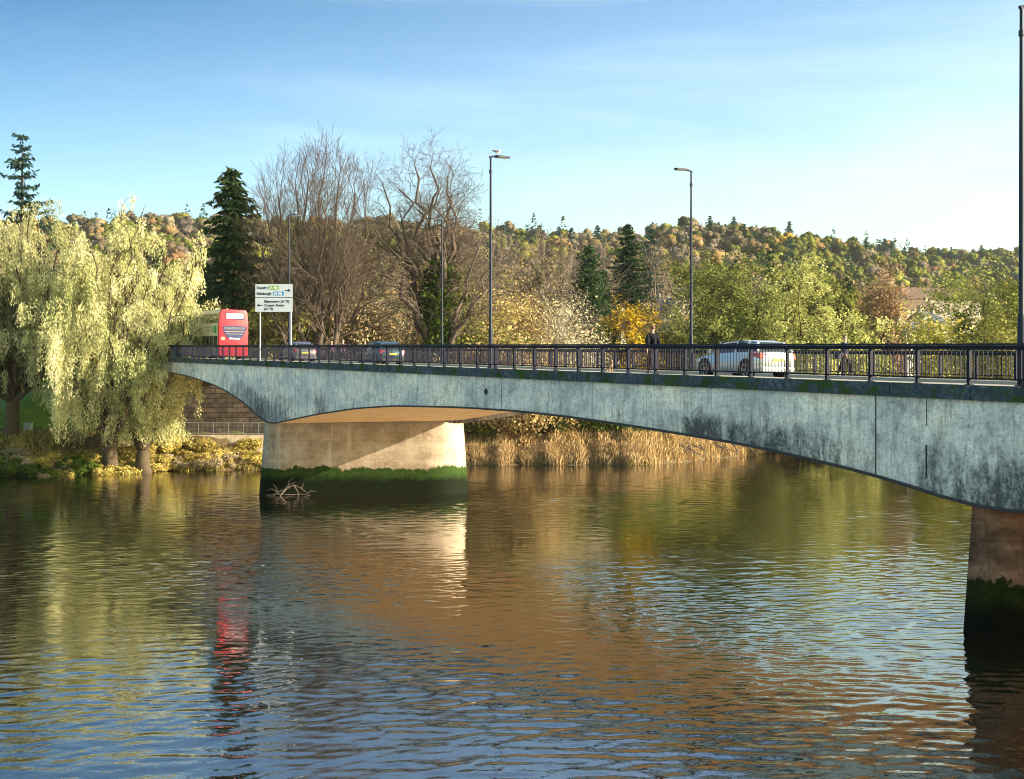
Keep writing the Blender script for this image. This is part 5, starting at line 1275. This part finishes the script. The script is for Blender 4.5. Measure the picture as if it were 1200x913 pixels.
# ------------------------------------------------------------------ the bus
sb_ = ray(275, 4.3)
c = st(sb_, 4.2, deck(sb_)-.11); bus = empty('double_decker_bus', tuple(c), (0, SLOPE, ANG), label='double-decker bus, red at the back and cream along its side', cat='bus')
M_BRED = paint('bus_red', (.62, .035, .06), .35, 0, .12, 2, .5); M_CREAM = paint('bus_cream', (.62, .55, .38), .4, 0, .15, 2, .5)
Lb, hb, Hb = 10.6, 1.26, 4.32
mb = MB(); mb.prism([(-hb, .35), (hb, .35), (hb, 3.2), (hb-.10, Hb-.22), (hb-.28, Hb), (-hb+.28, Hb), (-hb+.10, Hb-.22), (-hb, 3.2)], 0, .55, M=Matrix(((0, 0, 1, 0), (1, 0, 0, 0), (0, 1, 0, 0), (0, 0, 0, 1))))
bd = mb.build('rear_body', M_BRED, bus, bevel=.05, smooth=True)
mb = MB(); mb.prism([(-hb, .35), (hb, .35), (hb, 3.2), (hb-.10, Hb-.22), (hb-.28, Hb-.01), (-hb+.28, Hb-.01), (-hb+.10, Hb-.22), (-hb, 3.2)], .56, Lb, M=Matrix(((0, 0, 1, 0), (1, 0, 0, 0), (0, 1, 0, 0), (0, 0, 0, 1))))
mb.build('side_body', M_CREAM, bus, bevel=.05, smooth=True)
def bpart(name, x0, x1, y0, y1, z0, z1, m_, par=bus, bev=0):
    q_ = MB(); q_.box(x0, x1, y0, y1, z0, z1); return q_.build(name, m_, par, bevel=bev)
M_BWIN = paint('bus_window_pale', (.45, .52, .62), .08, 0, .5, 3, .9); M_BDK = paint('bus_dark_trim', (.03, .03, .08), .3)
fr = bpart('rear_window', -.012, .02, -.90, .74, 3.46, 4.08, M_BDK, bev=.01); bpart('pane', -.022, -.014, -.82, .66, 3.53, 4.01, M_BWIN, fr)
# rear advertisement: half-oval panel
mb = MB(); pts = [(-1.02, 2.90), (1.02, 2.90)]+[(1.02*math.cos(a), 2.86+1.2*math.sin(a)) for a in np.linspace(0, -math.pi, 17)][1:-1]
pts = [(y, z) for y, z in pts]
mb.prism(pts, -.025, -.012, M=Matrix(((0, 0, 1, 0), (1, 0, 0, -.06), (0, 1, 0, .02), (0, 0, 0, 1)))); ad = mb.build('advert_panel', paint('advert_navy', (.03, .04, .14), .4), bus)
for z0, z1, w, cl in ((2.62, 2.84, .92, (.13, .14, .18)), (2.40, 2.48, .86, (.34, .26, .22)), (2.20, 2.27, .76, (.24, .24, .18)), (2.04, 2.09, .60, (.08, .12, .25))):
    bpart('picture_band', -.032, -.026, -.06-w, -.06+w, z0, z1, paint('advert_%d' % int(z0*100), cl, .5, 0, .6, 3), ad)
M_WHT = paint('white_lettering', (.8, .8, .8), .5); M_BLKT = paint('dark_lettering', (.015, .02, .05), .5)
link('lettering', text_mesh('Edinburgh', .22, M_WHT, align='CENTER', bold=.006), ad, (-.034, -.06, 1.78), (math.pi/2, 0, -math.pi/2))
bpart('number_plate', -.015, 0, .80, 1.06, 1.72, 1.96, paint('pale_plate', (.8, .68, .35), .4))
for sd in (1, -1):
    for z in (.75, 2.62): bpart('tail_light', -.015, .0, sd*1.08-.07, sd*1.08+.07, z, z+.22, M_REDL)
for x0, x1 in ((.62, 1.9), (2.0, 3.3), (3.4, 4.7), (4.8, 6.1), (6.2, 7.5), (7.6, 8.9), (9.0, 10.3)):
    for sd in (1, -1):
        bpart('window', x0, x1, sd*(hb+.004)-.006, sd*(hb+.004)+.006, 3.05, 3.12+.0, M_BDK) if False else None
        q_ = MB(); q_.add([(x0, sd*(hb+.006), 3.18), (x1, sd*(hb+.006), 3.18), (x1, sd*(hb-.073), 3.98), (x0, sd*(hb-.073), 3.98)], [(0, 1, 2, 3)]); q_.build('window', M_GLASS, bus)
        q_ = MB(); q_.add([(x0, sd*(hb+.006), 1.15), (x1, sd*(hb+.006), 1.15), (x1, sd*(hb+.006), 2.05), (x0, sd*(hb+.006), 2.05)], [(0, 1, 2, 3)]); q_.build('window', M_GLASS, bus)
sp_ = bpart('side_advert', .75, 6.0, hb+.004, hb+.02, 2.25, 3.0, paint('advert_cream', (.66, .60, .42), .5))
bpart('green_square', .85, 1.75, hb+.02, hb+.026, 2.32, 2.93, paint('advert_green', (.03, .28, .09), .5), sp_)
bpart('green_stroke', 2.0, 2.5, hb+.02, hb+.026, 2.36, 2.88, paint('advert_light_green', (.25, .38, .10), .5, 0, .5, 3), sp_)
for z0 in (2.42, 2.6, 2.78): bpart('text_line', 2.9, 4.6, hb+.02, hb+.026, z0, z0+.045, paint('advert_grey', (.2, .2, .18), .5), sp_)
for wx in (2.6, 8.2):
    for sd in (1, -1):
        w_ = MB(); w_.lathe([(.28, -.14), (.46, -.15), (.49, -.1), (.49, .1), (.46, .15), (.28, .14)], 24, 'y'); wo = w_.build('wheel', M_TYRE, bus, smooth=True, loc=(wx, sd*(hb-.13), .49))
        r_ = MB(); r_.lathe([(.27, -.02), (.27, .145), (.12, .10)], 18, 'y'); r_.build('rim', M_RIM, wo, rot=(0, 0, 0 if sd > 0 else math.pi))
bpart('windscreen', Lb-.01, Lb+.01, -1.1, 1.1, 1.2, 2.3, M_GLASS); bpart('windscreen', Lb-.01, Lb+.01, -1.1, 1.1, 2.9, 3.8, M_GLASS)

# ------------------------------------------------------------------ road sign
ssg = ray(321, .42); c = st(ssg, .42, deck(ssg)); Yg = c[1]
wS = 44/F*Yg; hS = 32.5/F*Yg; zc_ = EYE+(HOR-349.3)/F*Yg-c[2]
sg = empty('road_sign', tuple(c), (0, 0, -.05), label='white direction sign with arrows on two posts beside the bus', cat='sign')
M_SGW = paint('sign_white', (.50, .56, .66), .4, 0, .06, 2); M_SGG = paint('sign_green', (.14, .34, .06), .4); M_SGB = paint('sign_blue', (.02, .25, .60), .4)
bpart('board', -wS/2, wS/2, -.03, 0, zc_-hS/2, zc_+hS/2, M_SGW, sg, bev=.006)
for x in (-wS/2+.32, wS/2-.12):
    q_ = MB(); q_.tube([(x, .06, 0), (x, .06, zc_+hS/2-.06)], .045, 10); q_.build('post', paint('pale_sign_post', (.55, .58, .62), .4, .4), sg, smooth=True)
brd = [o for o in sg.children if o.name.startswith('board')][0]
def Q(u, v): return -wS/2+u*wS, zc_+hS/2-v*hS       # fractions across and down the board
def stext(txt, u, v, size, m_=M_BLKT):
    x, z = Q(u, v); link('lettering', text_mesh(txt, size, m_, bold=.007), brd, (x, -.036, z), (math.pi/2, 0, 0))
def spanel(u0, u1, v0, v1, m_, name='panel'):
    x0, z0 = Q(u0, v0); x1, z1 = Q(u1, v1); return bpart(name, x0, x1, -.035, -.031, z1, z0, m_, brd)
TS = hS*.132
stext('Dundee', .04, .175, TS); spanel(.37, .63, .06, .20, M_SGG); stext('(A 90)', .385, .17, TS*.85, M_WHT)
stext('Edinburgh', .04, .385, TS); spanel(.48, .77, .27, .41, M_SGB); stext('(M 90)', .495, .38, TS*.85, M_WHT)
spanel(.0, 1.0, .475, .495, M_BLKT, 'divider')
stext('Blairgowrie (A 93)', .245, .665, TS*.93); stext('Coupar Angus', .245, .80, TS*.93); stext('(A 94)', .245, .93, TS*.93)
def arrow(u0, u1, v, m_=M_BLKT):
    x0, z = Q(u0, v); x1, _ = Q(u1, v); d = 1 if x1 > x0 else -1; q_ = MB()
    q_.box(min(x0, x1-d*.12), max(x0, x1-d*.12), -.035, -.031, z-.03, z+.03)
    q_.add([(x1, -.0355, z), (x1-d*.20, -.0355, z+.13), (x1-d*.13, -.0355, z), (x1-d*.20, -.0355, z-.13)], [(0, 1, 2, 3)]); q_.build('arrow', m_, brd)
arrow(.80, .955, .23); arrow(.20, .045, .76)

# ------------------------------------------------------------------ houses
M_RENDER = paint('white_harling', (.72, .70, .66), .9, 0, .12, 1); M_SAND = paint('sandstone', (.45, .38, .30), .9, 0, .25, 1)
M_SLATE = paint('blue_slate', (.09, .10, .14), .7, 0, .4, 1.5); M_SLATED = paint('dark_slate', (.045, .04, .05), .7, 0, .4, 1.5); M_TILE = paint('brown_roof_tiles', (.16, .10, .08), .8, 0, .4, 1.5)
def house(px, top, Y, w, d, h, rot, st_, label):
    x = (px-600)/F*Y; zt = EYE+(HOR-top)/F*Y; g = float(ter(x, Y)); rh = h*.62
    z0 = zt-rh-h; e = empty('house', (x, Y, z0), (0, 0, rot), label=label, cat='house')
    wm = (M_RENDER, M_RENDER, M_SAND, M_SAND)[st_]; rm = (M_SLATED, M_SLATE, M_SLATE, M_TILE)[st_]
    mb = MB(); mb.box(-w/2, w/2, -d/2, d/2, min(0, g-z0)-1.5, h); mb.add([(-w/2, -d/2, h), (-w/2, d/2, h), (-w/2, 0, h+rh*.94), (w/2, -d/2, h), (w/2, d/2, h), (w/2, 0, h+rh*.94)], [(0, 1, 2), (3, 5, 4)])
    mb.build('wall', wm, e)
    mb = MB(); t_ = .2
    for sd in (1, -1):
        mb.add([(-w/2-.3, sd*(d/2+.4), h-.25), (w/2+.3, sd*(d/2+.4), h-.25), (w/2+.3, 0, h+rh), (-w/2-.3, 0, h+rh), (-w/2-.3, sd*(d/2+.4), h-.25+t_), (w/2+.3, sd*(d/2+.4), h-.25+t_), (w/2+.3, 0, h+rh+t_), (-w/2-.3, 0, h+rh+t_)], [(0, 1, 2, 3), (4, 5, 6, 7), (0, 1, 5, 4), (1, 2, 6, 5), (3, 0, 4, 7)])
    rf = mb.build('roof', rm, e)
    for cx in (-w/2+.7, w/2-.7):
        mb = MB(); mb.box(cx-.45, cx+.45, -.4, .4, h+rh*.6, h+rh+1.1); mb.box(cx-.55, cx+.55, -.5, .5, h+rh+1.1, h+rh+1.25); mb.lathe([(.12, 0), (.1, .4)], 8, c=(cx, 0, h+rh+1.25)); mb.build('chimney', wm, rf)
    nw = max(2, int(w/2.6))
    for fl in range(2 if h > 4.4 else 1):
        zz = 1.0+fl*2.4 if h > 4.4 else h*.35
        for i in range(nw):
            cx = -w/2+(i+.5)*w/nw; q_ = MB(); q_.box(cx-.55, cx+.55, -d/2-.05, -d/2+.02, zz, zz+1.25); fr_ = q_.build('window', M_RENDER, e)
            q_ = MB(); q_.box(cx-.46, cx-.03, -d/2-.07, -d/2-.051, zz+.08, zz+1.17); q_.box(cx+.03, cx+.46, -d/2-.07, -d/2-.051, zz+.08, zz+1.17); q_.build('pane', M_GLASS, fr_)
    for sd in (1, -1):
        q_ = MB(); q_.box(sd*(w/2+.02)-.03, sd*(w/2+.02)+.03, -.5, .5, h*.55, h*.55+1.2); q_.build('window', M_GLASS, e)
HL = ['small white house with a dark roof low on the wooded hillside', 'white house with a blue slate roof right of the tall conifers', 'sandstone gable right of the blue-roofed white house', 'white cottage with a blue roof beneath the copper beech', 'sandstone house with a slate roof below the brown roofs', 'long brown-roofed building highest above the yellow-green trees', 'brown-roofed house left of the longest brown roof', 'brown-roofed house right beside the copper beech', 'pale stone house glimpsed through the left willows', 'low pale wide house behind the man in black']
for hh, lab in zip(HOUSES, HL): house(*hh, lab)
# ------------------------------------------------------------------ light, sky, camera
SUN_DIR = Vector((.97, -.24, 0)).normalized(); ELEV = R(18.5)
sd = Vector((SUN_DIR.x*math.cos(ELEV), SUN_DIR.y*math.cos(ELEV), math.sin(ELEV)))
l = bpy.data.lights.new('sun', 'SUN'); l.energy = 4.6; l.angle = R(.6); l.color = (1.0, .86, .64)
lo_ = bpy.data.objects.new('sun', l); COL.objects.link(lo_); lo_.rotation_euler = sd.to_track_quat('Z', 'Y').to_euler()
w = bpy.data.worlds.new('World'); sc.world = w; w.use_nodes = True; nt = w.node_tree; nt.nodes.clear()
sky = nt.nodes.new('ShaderNodeTexSky'); sky.sky_type = 'NISHITA'; sky.sun_disc = False
sky.sun_elevation = ELEV; sky.sun_rotation = math.atan2(SUN_DIR.x, SUN_DIR.y); sky.air_density = 1.1; sky.dust_density = 1.2; sky.ozone_density = 1.6
hs = nt.nodes.new('ShaderNodeHueSaturation'); hs.inputs['Saturation'].default_value = 1.12; hs.inputs['Hue'].default_value = .507
L(nt, sky.outputs[0], hs.inputs['Color'])
tcw = nt.nodes.new('ShaderNodeTexCoord'); sxw = nt.nodes.new('ShaderNodeSeparateXYZ'); L(nt, tcw.outputs['Generated'], sxw.inputs[0])
gz = ramp(nt, sxw.outputs[2], [(0, 0), (.30, .62), (.5, .58), (.75, .2)])
gw = math_(nt, 'ADD', math_(nt, 'SUBTRACT', gz, math_(nt, 'MULTIPLY', sxw.outputs[0], .62)), .12, True)
gw = math_(nt, 'MULTIPLY', gw, math_(nt, 'ADD', math_(nt, 'MULTIPLY', sxw.outputs[1], 2.0), .35, True))
grade = ramp(nt, gw, [(0, (.90, .86, .55)), (.3, (.80, .83, .68)), (.62, (.52, .62, .66)), (1, (.006, .20, .30))])
mpw = nt.nodes.new('ShaderNodeMapping'); mpw.inputs['Scale'].default_value = (1.2, 1.2, 9.0); mpw.inputs['Rotation'].default_value = (0, .22, 0); L(nt, tcw.outputs['Generated'], mpw.inputs[0])
cirrus = ramp(nt, noise(nt, mpw.outputs[0], 2.2, 6, .6, .4), [(.45, 0), (.75, .16)])
wcol = mixc(nt, cirrus, mixc(nt, 1.0, hs.outputs[0], grade, 'MULTIPLY'), (4.2, 4.4, 4.4))
bg = nt.nodes.new('ShaderNodeBackground'); bg.inputs[1].default_value = .15; L(nt, wcol, bg.inputs[0])
wo_ = nt.nodes.new('ShaderNodeOutputWorld'); L(nt, bg.outputs[0], wo_.inputs[0])

cam = bpy.data.cameras.new('camera'); cam.sensor_width = 36; cam.lens = 36*F/1200; cam.shift_y = (HOR-456.5)/1200; cam.clip_end = 9000; cam.clip_start = .2
co = bpy.data.objects.new('camera', cam); COL.objects.link(co); co.location = (0, 0, EYE); co.rotation_euler = (math.pi/2, 0, 0); sc.camera = co
sc.view_settings.view_transform = 'Standard'; sc.view_settings.look = 'None'; sc.view_settings.gamma = 1; sc.view_settings.exposure = 1.52
sc.render.engine = 'CYCLES'
cy = sc.cycles; cy.use_denoising = True; cy.pixel_filter_type = 'BLACKMAN_HARRIS'; cy.filter_width = 1.0; cy.max_bounces = 6; cy.diffuse_bounces = 3; cy.glossy_bounces = 3; cy.transmission_bounces = 3; cy.transparent_max_bounces = 4
cy.caustics_reflective = True; cy.caustics_refractive = False; cy.sample_clamp_indirect = 30; cy.blur_glossy = 2


mb = MB(); mb.box(-1500, 1500, -60, 2700, -6, 430)
m, nt, out = nmat('valley_haze'); pv = nt.nodes.new('ShaderNodeVolumePrincipled'); pv.inputs['Density'].default_value = .00005; pv.inputs['Color'].default_value = (.82, .90, 1.0, 1); pv.inputs['Anisotropy'].default_value = .2
L(nt, pv.outputs[0], out.inputs['Volume']); hz = mb.build('haze', m, kind='stuff', label='thin pale haze over the river valley')
cy.volume_bounces = 0; cy.volume_max_steps = 16
